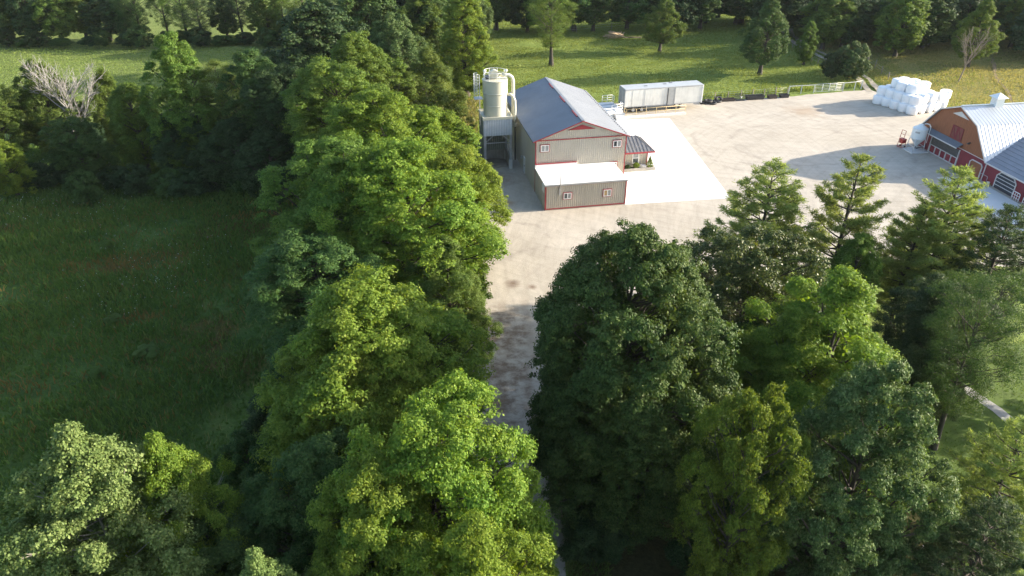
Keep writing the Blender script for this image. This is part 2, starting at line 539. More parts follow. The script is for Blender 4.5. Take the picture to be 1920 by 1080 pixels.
def thing(name, label, cat, loc=(0, 0, 0), rz=0.0, group=None):
    o = bpy.data.objects.new(name, None)
    o.empty_display_size = 0.3
    COL.objects.link(o)
    o.location = loc
    o.rotation_euler = (0, 0, rz)
    return tag(o, label, cat, group)


def copy_tree(o, parent=None):
    c = o.copy()
    COL.objects.link(c)
    c.parent = parent
    for ch in list(o.children):
        copy_tree(ch, c)
    return c


def np_mesh(name, verts, faces, mat, smooth=False):
    """verts (n,3), faces (m,k) as one mesh, fast"""
    m = bpy.data.meshes.new(name)
    verts = np.ascontiguousarray(verts, np.float32)
    faces = np.ascontiguousarray(faces, np.int32)
    k = faces.shape[1]
    m.vertices.add(len(verts))
    m.vertices.foreach_set("co", verts.ravel())
    m.loops.add(faces.size)
    m.loops.foreach_set("vertex_index", faces.ravel())
    m.polygons.add(len(faces))
    m.polygons.foreach_set("loop_start", np.arange(0, faces.size, k, dtype=np.int32))
    m.polygons.foreach_set("loop_total", np.full(len(faces), k, np.int32))
    if mat is not None:
        m.materials.append(mat)
    m.update(calc_edges=True)
    m.validate()
    return m


# ---------------------------------------------------------------- the setting: ground, yard, paths
def sheet(name, poly, z, mat, label=None):
    b = MB()
    b.add([(x, y, z) for x, y in poly], [tuple(range(len(poly)))])
    o = b.build(name, mat, None, fix=False)
    if o.data.polygons[0].normal.z < 0:
        o.data.flip_normals()
    return tag(o, label, kind='structure')


def wobble(poly, step=1.5, amp=0.35, closed=True):
    out = []
    n = len(poly)
    for i in range(n if closed else n - 1):
        a, b = np.array(poly[i], float), np.array(poly[(i + 1) % n], float)
        k = max(1, int(np.linalg.norm(b - a) / step))
        nr = np.array((-(b - a)[1], (b - a)[0])) / (np.linalg.norm(b - a) + 1e-9)
        for j in range(k):
            q = a + (b - a) * j / k
            o = math.sin(q[0] * 0.9 + q[1] * 0.7) + 0.6 * math.sin(q[0] * 2.1 - q[1] * 1.7 + 1) + 0.5 * math.sin(q[1] * 3.3 + q[0] * 2.7) + RNG.normal(0, 0.2)
            out.append(tuple(q + nr * amp * 0.8 * o))
    if not closed:
        out.append(tuple(poly[-1]))
    return out


def make_ground():
    xs = np.concatenate([np.linspace(-900, -160, 20)[:-1], np.linspace(-160, 160, 161), np.linspace(160, 900, 20)[1:]])
    ys = np.concatenate([np.linspace(-300, 0, 10)[:-1], np.linspace(0, 260, 131), np.linspace(260, 1800, 24)[1:]])
    X, Y = np.meshgrid(xs, ys)
    def inside(x, y):
        return np.clip((x + 16) / 10, 0, 1) * np.clip((70 - x) / 8, 0, 1) * np.clip((124 - y) / 8, 0, 1)
    Z = 0.22 * np.sin(X * 0.11 + 1.3) * np.sin(Y * 0.09 + 0.4) + 0.12 * np.sin(X * 0.31 + Y * 0.17) + 0.08 * np.sin(Y * 0.43 - X * 0.12)
    Z = (Z - 0.35) * (1 - inside(X, Y))
    nx, ny = len(xs), len(ys)
    v = np.stack([X.ravel(), Y.ravel(), Z.ravel()], 1)
    i = np.arange(nx * ny).reshape(ny, nx)
    f = np.stack([i[:-1, :-1].ravel(), i[:-1, 1:].ravel(), i[1:, 1:].ravel(), i[1:, :-1].ravel()], 1)
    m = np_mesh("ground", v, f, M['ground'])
    m.polygons.foreach_set("use_smooth", [True] * len(m.polygons))
    o = bpy.data.objects.new("ground", m)
    COL.objects.link(o)
    tag(o, kind='structure')


make_ground()
yard_poly = [(-2, -5), (2.9, -5), (2.9, 20), (3.3, 40), (4.6, 47), (9, 53), (20, 58), (36, 60), (54, 58), (66, 55), (72, 62), (72, 88), (66, 104), (63.5, 110),
             (60, 114.5), (58.4, 118.2), (50, 116), (44, 114.2), (36, 112.6), (29, 111.4), (15, 110.5), (-1, 108), (0, 96), (-1.5, 88), (-4.8, 86.5), (-5.2, 82.5), (-4, 80), (-4.5, 60), (-4, 45), (-3, 25)]
sheet("gravel_yard", wobble(yard_poly, 0.4, 0.13), 0.004, M['gravel'])

RZ = math.radians(10.6)
WO = (3.57, 71.3)


def wloc(x, y):
    c, s = math.cos(RZ), math.sin(RZ)
    return WO[0] + c * x - s * y, WO[1] + s * x + c * y


pad = MB().prism([wloc(*p) for p in ((8.98, -0.15), (21.2, -0.65), (24.9, 27.7), (10.45, 28.6), (10.45, 5.25), (8.98, 5.25))], 'z', -0.1, 0.035)
tag(pad.build("concrete_apron", M['concrete']), kind='structure')
tag(MB().prism([(50.6, 80.6), (54.7, 80.7), (58.8, 52.0), (53.5, 52.0), (51.5, 70)], 'z', -0.1, 0.03).build("barn_apron", M['concrete_grey']), kind='structure')


def strip(name, pts, w, z, mat, amp=0.12):
    pts = [np.array(p, float) for p in wobble(pts, 1.5, 0.0, False)]
    lft, rgt = [], []
    for i, p in enumerate(pts):
        d = pts[min(i + 1, len(pts) - 1)] - pts[max(i - 1, 0)]
        nr = np.array((-d[1], d[0])) / (np.linalg.norm(d) + 1e-9)
        lft.append(p + nr * (w / 2 + RNG.normal(0, amp)))
        rgt.append(p - nr * (w / 2 + RNG.normal(0, amp)))
    b = MB()
    n = len(pts)
    b.add([(*p, z) for p in lft] + [(*p, z) for p in rgt], [(i, i + 1, n + i + 1, n + i) for i in range(n - 1)])
    o = b.build(name, mat, None, fix=False)
    if o.data.polygons[0].normal.z < 0:
        o.data.flip_normals()
    return tag(o, kind='structure')


trk = [G(1640, 172), G(1622, 150), G(1560, 112), G(1505, 86), G(1478, 66), G(1470, 40)]
for side in (-0.85, 0.85):
    strip("farm_track", [(x + side, y) for x, y in trk], 0.95, 0.03, M['track'], 0.1)
strip("cow_path", [G(1905, 205), G(1888, 170), G(1868, 145), G(1862, 115), G(1856, 92)], 0.55, 0.02, M['soil_path'], 0.12)
strip("lawn_walk", [(31.5, 43.5), (32.6, 41.0), (33.6, 38.6), (34.1, 36.0), (34.4, 30), (34.6, 22)], 0.85, 0.02, M['walk'], 0.0)
strip("road_edge_walk", [G(1725, 1030), G(1790, 1068), G(1850, 1110)], 0.8, 0.02, M['walk'], 0.0)
sheet("lawn", wobble([(24, 20), (24, 34), (27, 42), (30, 46), (44, 47), (60, 46), (60, 18)], 2, 0.25), 0.006, M['lawn'])

# ---------------------------------------------------------------- steel workshop
def ribbed(b, p0, p1, z0f, z1f, nrm, pitch=0.24, depth=0.035):
    """ribbed wall sheet from p0 to p1 (xy); bottom and top heights are functions of the distance run"""
    p0, p1, nrm = np.array(p0, float), np.array(p1, float), np.array(nrm, float)
    ln = np.linalg.norm(p1 - p0)
    d = (p1 - p0) / ln
    n = max(2, int(ln / pitch))
    ts = []
    for i in range(n):
        for q, h in ((0.0, 0), (0.6, 0), (0.72, 1), (0.88, 1)):
            ts.append(((i + q) * ln / n, h))
    ts.append((ln, 0))
    v = []
    for t, h in ts:
        p = p0 + d * t + nrm * depth * h
        v += [(p[0], p[1], z0f(t)), (p[0], p[1], z1f(t))]
    b.add(v, [(2 * i, 2 * i + 2, 2 * i + 3, 2 * i + 1) for i in range(len(ts) - 1)])
    return b


def slider_window(parent, x0, x1, z0, z1, y, panes=(M['pane'], M['pane_pale'])):
    """two-pane slider in a white frame with red surround, on a wall that faces -y"""
    w = MB()
    t = 0.06
    for a in ((x0 - t, x1 + t, z0 - t, z0), (x0 - t, x1 + t, z1, z1 + t), (x0 - t, x0, z0, z1), (x1, x1 + t, z0, z1)):
        w.box(a[0], a[1], y - 0.075, y + 0.02, a[2], a[3])
    o = w.build("window", M['trim_red'], parent)
    f = MB()
    q = 0.075
    xm = (x0 + x1) / 2
    for a in ((x0, x1, z0, z0 + q), (x0, x1, z1 - q, z1), (x0, x0 + q, z0 + q, z1 - q), (x1 - q, x1, z0 + q, z1 - q), (xm - q / 2, xm + q / 2, z0 + q, z1 - q)):
        f.box(a[0], a[1], y - 0.09, y + 0.02, a[2], a[3])
    f.build("frame", M['white'], o)
    for k, (a, c) in enumerate(((x0 + q, xm - q / 2), (xm + q / 2, x1 - q))):
        MB().box(a, c, y - 0.05, y + 0.01, z0 + q, z1 - q).build("pane", panes[k], o)
    return o


def workshop():
    t = thing("steel_workshop", "beige ribbed steel workshop with red trim, blue-grey gable roof and flat white lean-to", "workshop", (*WO, 0), RZ)
    F, B, W, ZE, ZR = 5.2, 23.0, 10.4, 6.08, 8.0
    zt = lambda s: ZE + (ZR - ZE) * (1 - abs(s - W / 2) / (W / 2)) - 0.03
    b = MB()
    ribbed(b, (0, F), (W, F), lambda s: 0, zt, (0, -1))
    ribbed(b, (0, B), (0, F), lambda s: 0, lambda s: ZE - 0.05, (-1, 0))
    ribbed(b, (W, F), (W, B), lambda s: 0, lambda s: ZE - 0.05, (1, 0))
    ribbed(b, (W, B), (0, B), lambda s: 0, zt, (0, 1))
    b.build("wall", M['siding'], t, fix=False)
    # gable roof, one part per slope
    for s in (-1, 1):
        r = MB()
        ov, oy = 0.32, 0.3
        n = 66
        ys = []
        for i in range(n):
            for q, h in ((0.0, 0), (0.72, 0), (0.8, 1), (0.92, 1)):
                ys.append((F - oy + (i + q) * (B - F + 2 * oy) / n, h))
        ys.append((B + oy, 0))
        xe = W / 2 + s * (W / 2 + ov)
        ze = ZE - (ZR - ZE) / (W / 2) * ov
        v = []
        for y, h in ys:
            v += [(xe, y, ze + 0.022 * h + 0.06), (W / 2, y, ZR + 0.022 * h + 0.06)]
        fs = [(2 * i, 2 * i + 2, 2 * i + 3, 2 * i + 1) for i in range(len(ys) - 1)]
        r.add(v, fs if s > 0 else [tuple(reversed(q)) for q in fs])
        r.prism([(xe, ze - 0.03), (W / 2, ZR - 0.03), (W / 2, ZR + 0.05), (xe, ze + 0.05)], 'y', F - oy + 0.01, B + oy - 0.01)
        o = r.build("roof", M['roof_grey'], t, fix=False)
        if s > 0:
            sg = MB().box(-0.04, 0.04, -0.06, 0.06, 0, 0.09).mesh("snow_guard", M['dark_metal'])
            for k in range(30):
                g = bpy.data.objects.new("snow_guard", sg)
                COL.objects.link(g)
                g.parent = o
                g.location = (W - 0.02, F + 0.2 + k * 0.6, ZE + 0.078)
    rc = MB()
    for k in range(9):
        rc.box(W / 2 - 0.16, W / 2 + 0.16, F - 0.28 + k * 2.02, F - 0.28 + k * 2.02 + 1.98, ZR + 0.045, ZR + 0.11)
    rc.build("ridge_cap", M['roof_grey'], t)
    for y0, y1 in ((6.6, 8.8), (12.2, 14.6), (18.2, 20.3)):
        MB().box(W / 2 - 0.3, W / 2 - 0.17, y0, y1, ZR - 0.03, ZR + 0.09).build("ridge_flashing", M['trim_red'], t)
    # red trims of the front gable
    for s in (-1, 1):
        xe, ze = W / 2 + s * (W / 2 + 0.34), ZE - (ZR - ZE) / (W / 2) * 0.34
        MB().prism([(xe, ze - 0.06), (W / 2, ZR - 0.06), (W / 2, ZR + 0.05), (xe, ze + 0.05)], 'y', F - 0.34, F - 0.295).build("rake_trim", M['trim_red'], t)
        MB().prism([(xe, ze - 0.06), (W / 2, ZR - 0.06), (W / 2, ZR + 0.05), (xe, ze + 0.05)], 'y', B + 0.295, B + 0.34).build("rake_trim", M['trim_red'], t)
        MB().box(W / 2 + s * (W / 2 + 0.32) - 0.05, W / 2 + s * (W / 2 + 0.32) + 0.05, F - 0.28, B + 0.28, ze - 0.1, ze + 0.055).build("gutter", M['grey_metal'] if s > 0 else M['roof_grey'], t)
    MB().box(0.1, W - 0.1, F - 0.075, F - 0.002, 5.95, 6.05).build("trim_band", M['trim_red'], t)
    for x in (-0.045, W - 0.055):
        MB().box(x, x + 0.1, F - 0.085, F + 0.06, 0, 5.94).build("corner_trim", M['trim_red'], t)
    MB().prism([(3.62, 7.02), (6.72, 7.02), (5.17, 7.55)], 'y', F - 0.09, F - 0.01).build("gable_vent", M['trim_red'], t)
    slider_window(t, 0.55, 1.5, 4.75, 5.5, F - 0.04, (M['pane_pale'], M['pane_pale']))
    slider_window(t, 8.88, 9.83, 4.75, 5.5, F - 0.04, (M['screen_dark'], M['pane_pale']))
    slider_window(t, 8.75, 9.5, 2.0, 2.95, F - 0.04)
    # side door and small bits on the left wall
    d = MB().box(-0.1, -0.005, 10.6, 11.5, 0.05, 2.0).build("door", M['white'], t)
    MB().box(-0.16, -0.1, 10.68, 10.78, 0.95, 1.05).build("handle", M['dark_metal'], d)
    MB().box(-0.25, -0.04, 12.2, 12.5, 1.3, 1.7).build("junction_box", M['grey_metal'], t)
    # front lean-to
    a = MB()
    zz = lambda s: 2.86
    ribbed(a, (0, 0), (8.95, 0), lambda s: 0.1, zz, (0, -1), 0.22)
    ribbed(a, (0, F - 0.01), (0, 0), lambda s: 0.1, zz, (-1, 0), 0.24)
    ribbed(a, (8.95, 0), (8.95, F - 0.01), lambda s: 0.1, zz, (1, 0), 0.24)
    lt = a.build("lean_to", M['siding'], t, fix=False)
    MB().box(-0.02, 8.97, -0.02, F - 0.05, 0, 0.1).build("footing", M['concrete_old'], lt)
    rf = MB().box(-0.1, 9.05, -0.12, F - 0.06, 2.86, 2.98).build("roof", M['roof_white'], lt)
    MB().prism([(4.85, F - 0.3), (5.35, F - 0.3), (5.0, F - 0.075), (4.6, F - 0.075)], 'z', 2.985, 3.02).build("membrane_patch", M['roof_white'], rf)
    MB().box(-0.08, 4.75, F - 0.3, F - 0.075, 2.985, 3.32).build("roof_upstand", M['roof_white'], rf)
    MB().box(-0.08, 4.7, F - 0.31, F - 0.08, 3.323, 3.37).build("flashing", M['trim_red'], rf)
    MB().box(-0.11, 9.06, -0.2, -0.123, 2.8, 2.965).build("gutter", M['grey_metal'], lt)
    MB().box(0.09, 8.88, -0.055, 0, 2.72, 2.8).build("top_trim", M['trim_red'], lt)
    MB().box(0.09, 8.88, -0.06, 0, 0.1, 0.2).build("base_trim", M['trim_red'], lt)
    for x in (-0.05, 8.88):
        MB().box(x, x + 0.13, -0.06, 0.08, 0.1, 2.78).build("corner_trim", M['trim_red'], lt)
    slider_window(t, 1.98, 2.85, 1.2, 1.92, -0.035)
    slider_window(t, 6.42, 7.3, 1.18, 1.95, -0.035, (M['pane_amber'], M['pane_pale']))
    m = MB().box(1.45, 1.66, -0.19, -0.036, 1.75, 2.6).build("meter_box", M['grey_metal'], t)
    MB().tube([(1.56, -0.25, 2.5), (1.56, -0.25, 4.3)], 0.05, 8).build("mast", M['grey_metal'], m)
    d = MB().box(-0.085, -0.03, 0.35, 1.25, 0.12, 1.85).build("door", M['siding'], t)
    MB().box(-0.1, -0.03, 0.4, 1.2, 1.9, 2.7).build("vent_panel", M['white'], t)
    # entrance annex with hipped standing-seam roof
    an = MB()
    ribbed(an, (W + 0.04, 10), (15.0, 10), lambda s: 0, lambda s: 2.12, (0, -1), 0.3)
    ribbed(an, (15.0, 10), (15.0, 14.2), lambda s: 0, lambda s: 2.12, (1, 0), 0.3)
    ribbed(an, (15.0, 14.2), (W + 0.04, 14.2), lambda s: 0, lambda s: 2.12, (0, 1), 0.3)
    ao = an.build("entry_annex", M['siding'], t, fix=False)
    MB().box(14.93, 15.06, 9.93, 10.05, 0, 2.1).build("corner_trim", M['trim_red'], ao)
    x0, x1, y0, y1, ze, zr = W + 0.05, 15.75, 9.55, 14.65, 2.18, 3.4
    r = MB()
    ym = (y0 + y1) / 2
    rx = 14.1
    r.add([(x0, y0, ze), (x1, y0, ze), (x1, y1, ze), (x0, y1, ze), (x0, ym, zr), (rx, ym, zr)],
          [(0, 1, 5, 4), (1, 2, 5), (2, 3, 4, 5), (0, 3, 2, 1), (0, 4, 3)])
    def seam(pa, pb):
        r.bar((pa[0], pa[1], pa[2] + 0.02), (pb[0], pb[1], pb[2] + 0.02), 0.04, 0.06)
    for k in range(1, 12):
        x = x0 + k * 0.45
        f = 1.0 if x <= rx else (x1 - x) / (x1 - rx)
        for yy in (y0, y1):
            seam((x, yy, ze), (x, yy + (ym - yy) * f, ze + (zr - ze) * f))
    for k in range(1, 11):
        y = y0 + k * (y1 - y0) / 11
        f = 1 - abs(y - ym) / (ym - y0)
        seam((x1, y, ze), (x1 + (rx - x1) * f, y, ze + (zr - ze) * f))
    for yy in (y0, y1):
        seam((x1, yy, ze), (rx, ym, zr))
    r.build("roof", M['roof_annex'], ao)
    fa = MB()
    fa.box(x0, x1 + 0.03, y0 - 0.04, y0 - 0.002, ze - 0.16, ze + 0.03)
    fa.box(x1 + 0.002, x1 + 0.04, y0, y1, ze - 0.16, ze + 0.03)
    fa.build("fascia", M['trim_red'], ao)
    MB().box(x0, x0 + 1.0, ym - 0.1, ym + 0.1, zr + 0.0, zr + 0.08).build("flashing", M['trim_red'], ao)
    w = MB()
    wx0, wx1, wz0, wz1, y = 13.2, 13.85, 0.75, 1.92, 9.955
    for a in ((wx0 - 0.1, wx1 + 0.1, wz0 - 0.1, wz0), (wx0 - 0.1, wx1 + 0.1, wz1, wz1 + 0.1), (wx0 - 0.1, wx0, wz0, wz1), (wx1, wx1 + 0.1, wz0, wz1), (wx0, wx1, 1.3, 1.37)):
        w.box(a[0], a[1], y - 0.05, y + 0.02, a[2], a[3])
    wo = w.build("window", M['white'], ao)
    MB().box(wx0, wx1, y - 0.02, y + 0.01, wz0, 1.3).build("pane", M['pane'], wo)
    MB().box(wx0, wx1, y - 0.02, y + 0.01, 1.37, wz1).build("pane", M['pane_pale'], wo)
    return t


workshop()

# flower bed in front of the annex, with its plants
x, y = wloc(13.1, 9.3)
bed = thing("flower_bed", "low grey block edged flower bed under the annex window of the steel workshop", "flower bed", (x, y, 0.035), RZ)
e = MB()
for a in ((-2.65, 2.65, -0.45, -0.27), (-2.65, 2.65, 0.3, 0.42), (-2.65, -2.47, -0.27, 0.3), (2.47, 2.65, -0.27, 0.3)):
    e.box(*a, 0, 0.36)
e.build("edging", M['concrete_old'], bed)
MB().box(-2.47, 2.47, -0.27, 0.3, 0, 0.3).build("soil", M['soil'], bed)


def leaf_quads(pos, nrm, ax, ln, wd):
    """one rhombic leaf per row"""
    nrm = nrm / (np.linalg.norm(nrm, axis=1, keepdims=True) + 1e-9)
    ax = ax - nrm * np.sum(ax * nrm, 1, keepdims=True)
    ax /= (np.linalg.norm(ax, axis=1, keepdims=True) + 1e-9)
    sd = np.cross(nrm, ax)
    ln, wd = ln[:, None], wd[:, None]
    base = pos - ax * ln * 0.5
    v = np.stack([base, pos + sd * wd * 0.5 - ax * ln * 0.05, base + ax * ln, pos - sd * wd * 0.5 - ax * ln * 0.05], 1).reshape(-1, 3)
    f = np.arange(len(v)).reshape(-1, 4)
    return v, f


def rnd_dirs(n, rg):
    d = rg.normal(size=(n, 3))
    return d / np.linalg.norm(d, axis=1, keepdims=True)


def small_plant(label, x, y, z, h, r, mat, shape, cat, n=900, leafsz=0.09, name="garden_shrub", group=None):
    rg = np.random.default_rng(int(x * 1000 + y * 77) % 99991)
    t = thing(name, label, cat, (x, y, z), 0, group)
    q = rg.random(n) ** 0.8
    rad = {'cone': (1 - q) * r * 1.1 + 0.02, 'ball': r * np.sqrt(np.clip(1 - (2 * q - 1) ** 2, 0.02, 1))}[shape]
    a = rg.random(n) * 2 * math.pi
    d = np.stack([np.cos(a), np.sin(a), np.full(n, 0.25)], 1)
    lump = 1 + 0.18 * np.sin(3 * a + 5 * q) + rg.normal(0, 0.08, n)
    pos = np.stack([np.cos(a) * rad * lump * rg.uniform(0.7, 1, n), np.sin(a) * rad * lump * rg.uniform(0.7, 1, n), 0.06 * h + q * h * 0.94], 1)
    v, f = leaf_quads(pos, d + rnd_dirs(n, rg) * 0.8, rnd_dirs(n, rg) + np.array((0, 0, 0.5)), rg.uniform(0.7, 1.3, n) * leafsz * 1.5, rg.uniform(0.7, 1.3, n) * leafsz)
    o = bpy.data.objects.new("crown", np_mesh("crown", v, f, mat))
    COL.objects.link(o)
    o.parent = t
    MB().tube([(0, 0, -0.05), (0.01, 0.01, h * 0.45)], [0.035, 0.012], 6).build("trunk", M['bark'], t)
    return t


def bedp(dx, dy):
    c, s = math.cos(RZ), math.sin(RZ)
    return x + c * dx - s * dy, y + s * dx + c * dy


BX, BY = x, y
small_plant("cone shaped evergreen shrub at the wall end of the flower bed", *bedp(-1.6, 0.02), 0.33, 1.25, 0.42, L['maple'], 'cone', "shrub", 1100, 0.07)
small_plant("cone shaped evergreen shrub at the outer corner end of the flower bed", *bedp(2.05, 0.02), 0.33, 1.35, 0.45, L['maple'], 'cone', "shrub", 1100, 0.07)
small_plant("round yellowish shrub in the middle of the flower bed under the window", *bedp(0.35, 0.0), 0.33, 0.65, 0.4, L['yellow'], 'ball', "shrub", 700, 0.07)
small_plant("dark low plant between the wall end cone shrub and the yellowish shrub", *bedp(-0.7, 0.0), 0.33, 0.4, 0.42, L['dark'], 'ball', "shrub", 500, 0.07)
st = MB()
rg = np.random.default_rng(3)
sv = [(r * math.cos(k * 0.524) * 0.55, r * math.sin(k * 0.524) * 0.26, z) for r, z in ((0.85, -0.05), (1.0, 0.12), (0.8, 0.28), (0.35, 0.36)) for k in range(12)]
sv = [tuple(np.array(p) * (1 + rg.normal(0, 0.07))) for p in sv]
sf = [(i * 12 + k, i * 12 + (k + 1) % 12, (i + 1) * 12 + (k + 1) % 12, (i + 1) * 12 + k) for i in range(3) for k in range(12)] + [tuple(36 + k for k in range(12))]
st.add(sv, sf, True)
so = tag(st.build("boulder", M['stone'], None), "pale flat topped boulder in the flower bed beside the corner cone shrub", "boulder")
so.location = (*bedp(1.15, 0.0), 0.36)

# ---------------------------------------------------------------- silo on its stand
def silo():
    sx, sy = wloc(-2.97, 14.3)
    t = thing("storage_silo", "cream steel silo on a tall open stand with pale ribbed skirt beside the workshop", "silo", (sx, sy, 0), RZ)
    h = 1.55
    for px in (-h, h):
        for py in (-h, h):
            g = MB().box(px - 0.13, px + 0.13, py - 0.13, py + 0.13, 1.15, 6.35).build("leg", M['grey_metal'], t)
            MB().box(px - 0.2, px + 0.2, py - 0.2, py + 0.2, -0.05, 1.16).build("footing", M['concrete_grey'], g)
    s = MB()
    ribbed(s, (-h - 0.16, -h - 0.17), (h + 0.16, -h - 0.17), lambda q: 4.3, lambda q: 6.25, (0, -1), 0.2, 0.04)
    s.build("skirt_panel", M['panel_grey'], t, fix=False)
    s = MB()
    ribbed(s, (-h - 0.17, h + 0.16), (-h - 0.17, -h - 0.16), lambda q: 0.25, lambda q: 6.25, (-1, 0), 0.25, 0.04)
    s.build("side_panel", M['silo_side'], t, fix=False)
    s = MB()
    ribbed(s, (h + 0.16, h + 0.17), (-h - 0.16, h + 0.17), lambda q: 1.3, lambda q: 6.25, (0, 1), 0.25, 0.04)
    ribbed(s, (h + 0.17, -h - 0.16), (h + 0.17, h + 0.16), lambda q: 3.8, lambda q: 6.25, (1, 0), 0.25, 0.04)
    s.build("back_panel", M['silo_side'], t, fix=False)
    d = MB()
    for a in ((-h - 0.24, h + 0.24, -h - 0.24, -h - 0.1), (-h - 0.24, h + 0.24, h + 0.1, h + 0.24), (-h - 0.24, -h - 0.1, -h - 0.1, h + 0.1), (h + 0.1, h + 0.24, -h - 0.1, h + 0.1)):
        d.box(*a, 6.25, 6.55)
    d.box(-h - 0.1, h + 0.1, -h - 0.1, h + 0.1, 6.3, 6.4)
    d.build("deck", M['cream'], t)
    br = MB()
    br.bar((-h + 0.1, -h, 3.35), (h - 0.1, -h, 3.35), 0.09)
    br.bar((-h + 0.1, -h - 0.05, 3.5), (-0.5, -h - 0.05, 4.32), 0.08)
    br.bar((h - 0.1, -h - 0.05, 3.5), (0.5, -h - 0.05, 4.32), 0.08)
    br.build("brace", M['grey_metal'], t)
    MB().bar((-h, h, 3.35), (h, h, 3.35), 0.09).build("brace", M['grey_metal'], t)
    R = 1.42
    MB().lathe([(R - 0.02, 6.4), (R, 6.41), (R, 6.43), (R, 7.6), (R, 7.62), (R + 0.035, 7.63), (R + 0.035, 7.70), (R, 7.71), (R, 7.73), (R, 8.98), (R, 9.0), (R + 0.07, 9.03), (R + 0.07, 9.12), (R + 0.05, 9.13), (R + 0.05, 9.15), (R + 0.05, 10.48), (R + 0.05, 10.5), (R + 0.09, 10.51), (R + 0.09, 10.57), (R + 0.05, 10.58), (1.2, 10.62), (0.3, 10.72)], n=40).build("tank", M['cream'], t)
    # filter fan on top
    f = MB()
    f.tube([(-0.15, -0.55, 11.2), (-0.15, 0.15, 11.2)], 0.5, 20)
    f.box(-0.05, 0.42, -0.62, -0.1, 10.62, 11.2)
    f.box(-0.75, -0.5, -0.4, 0.2, 10.65, 11.3)
    f.build("fan_housing", M['cream'], t)
    MB().box(-1.1, -0.7, -0.3, 0.4, 10.6, 11.0).build("motor", M['dark_metal'], t)
    rl = MB()
    rr = 1.36
    pts = [(rr * math.cos(a), rr * math.sin(a)) for a in np.linspace(0.5, 2 * math.pi - 1.2, 14)]
    for z in (11.05, 11.5):
        rl.tube([(px, py, z) for px, py in pts], 0.025, 5)
    for px, py in pts[::2]:
        rl.tube([(px, py, 10.5), (px, py, 11.5)], 0.025, 5)
    rl.build("guard_rail", M['white'], t)
    for px, py in ((-1.25, -0.3), (1.2, -0.55)):
        lp = MB().tube([(px, py, 10.55), (px, py, 11.45)], 0.03, 6).build("lamp_post", M['white'], t)
        MB().lathe([(0.02, 11.43), (0.14, 11.49), (0.19, 11.61), (0.14, 11.74), (0.02, 11.79)], (px, py), 12).build("lamp_globe", M['white'], lp)
    # ducts down to the workshop
    def bend(p, c):
        return [p, c]
    pts = [(0.6, -0.2, 11.0), (1.25, -0.25, 11.05), (1.62, -0.28, 11.0), (1.95, -0.3, 10.75), (2.08, -0.3, 10.35), (2.1, -0.3, 9.0), (2.1, -0.3, 6.2), (2.12, -0.25, 5.3), (2.2, -0.1, 4.95), (2.4, 0.15, 4.8), (2.75, 0.3, 4.85)]
    MB().tube(pts, 0.2, 12).build("duct", M['duct'], t)
    pts = [(1.3, -0.35, 8.75), (1.7, -0.5, 8.8), (2.0, -0.62, 8.6), (2.2, -0.72, 8.1), (2.24, -0.74, 7.0), (2.2, -0.7, 6.0), (2.14, -0.5, 5.5)]
    MB().tube(pts, 0.17, 12).build("duct", M['duct'], t)
    MB().tube([(2.45, 0.2, 4.7), (2.45, 0.2, 0.4)], 0.09, 8).build("drain_pipe", M['dark_metal'], t)
    # ladder with safety cage
    lx, ly = -1.95, -0.6
    la = MB()
    for o in (-0.2, 0.2):
        la.tube([(lx, ly + o, 0.2), (lx, ly + o, 11.3)], 0.025, 5)
    for k in range(36):
        la.bar((lx, ly - 0.2, 0.4 + k * 0.3), (lx, ly + 0.2, 0.4 + k * 0.3), 0.025)
    lo = la.build("ladder", M['grey_metal'], t)
    cg = MB()
    for k in range(8):
        z = 8.9 + k * 0.36
        cg.tube([(lx + 0.35 * math.cos(a) - 0.3, ly + 0.38 * math.sin(a), z) for a in np.linspace(math.pi * 0.35, math.pi * 1.65, 9)], 0.018, 4)
    for a in np.linspace(math.pi * 0.5, math.pi * 1.5, 5):
        cg.tube([(lx + 0.35 * math.cos(a) - 0.3, ly + 0.38 * math.sin(a), 8.9), (lx + 0.35 * math.cos(a) - 0.3, ly + 0.38 * math.sin(a), 11.45)], 0.018, 4)
    cg.build("safety_cage", M['white'], lo)
    MB().box(lx - 0.65, lx + 0.35, ly - 0.55, ly + 0.5, 8.55, 8.63).build("platform", M['grey_metal'], t)
    # loading bunker of concrete under the stand
    bk = MB()
    bk.box(h - 0.1, h + 0.14, -h + 0.21, h - 0.21, 0, 1.5)
    bk.box(-h - 0.13, -h + 0.1, -h + 0.21, h - 0.21, 0, 1.5)
    bk.box(-h + 0.2, h - 0.2, h + 0.25, h + 0.5, 0, 2.2)
    bk.build("bunker_wall", M['concrete_old'], t)
    MB().prism([(-h + 0.12, 0.0), (h - 0.12, 0.0), (h - 0.12, 0.07), (0, 0.25), (-h + 0.12, 0.1)], 'y', -1.0, 1.6).build("spilled_sawdust", M['track'], t)


silo()

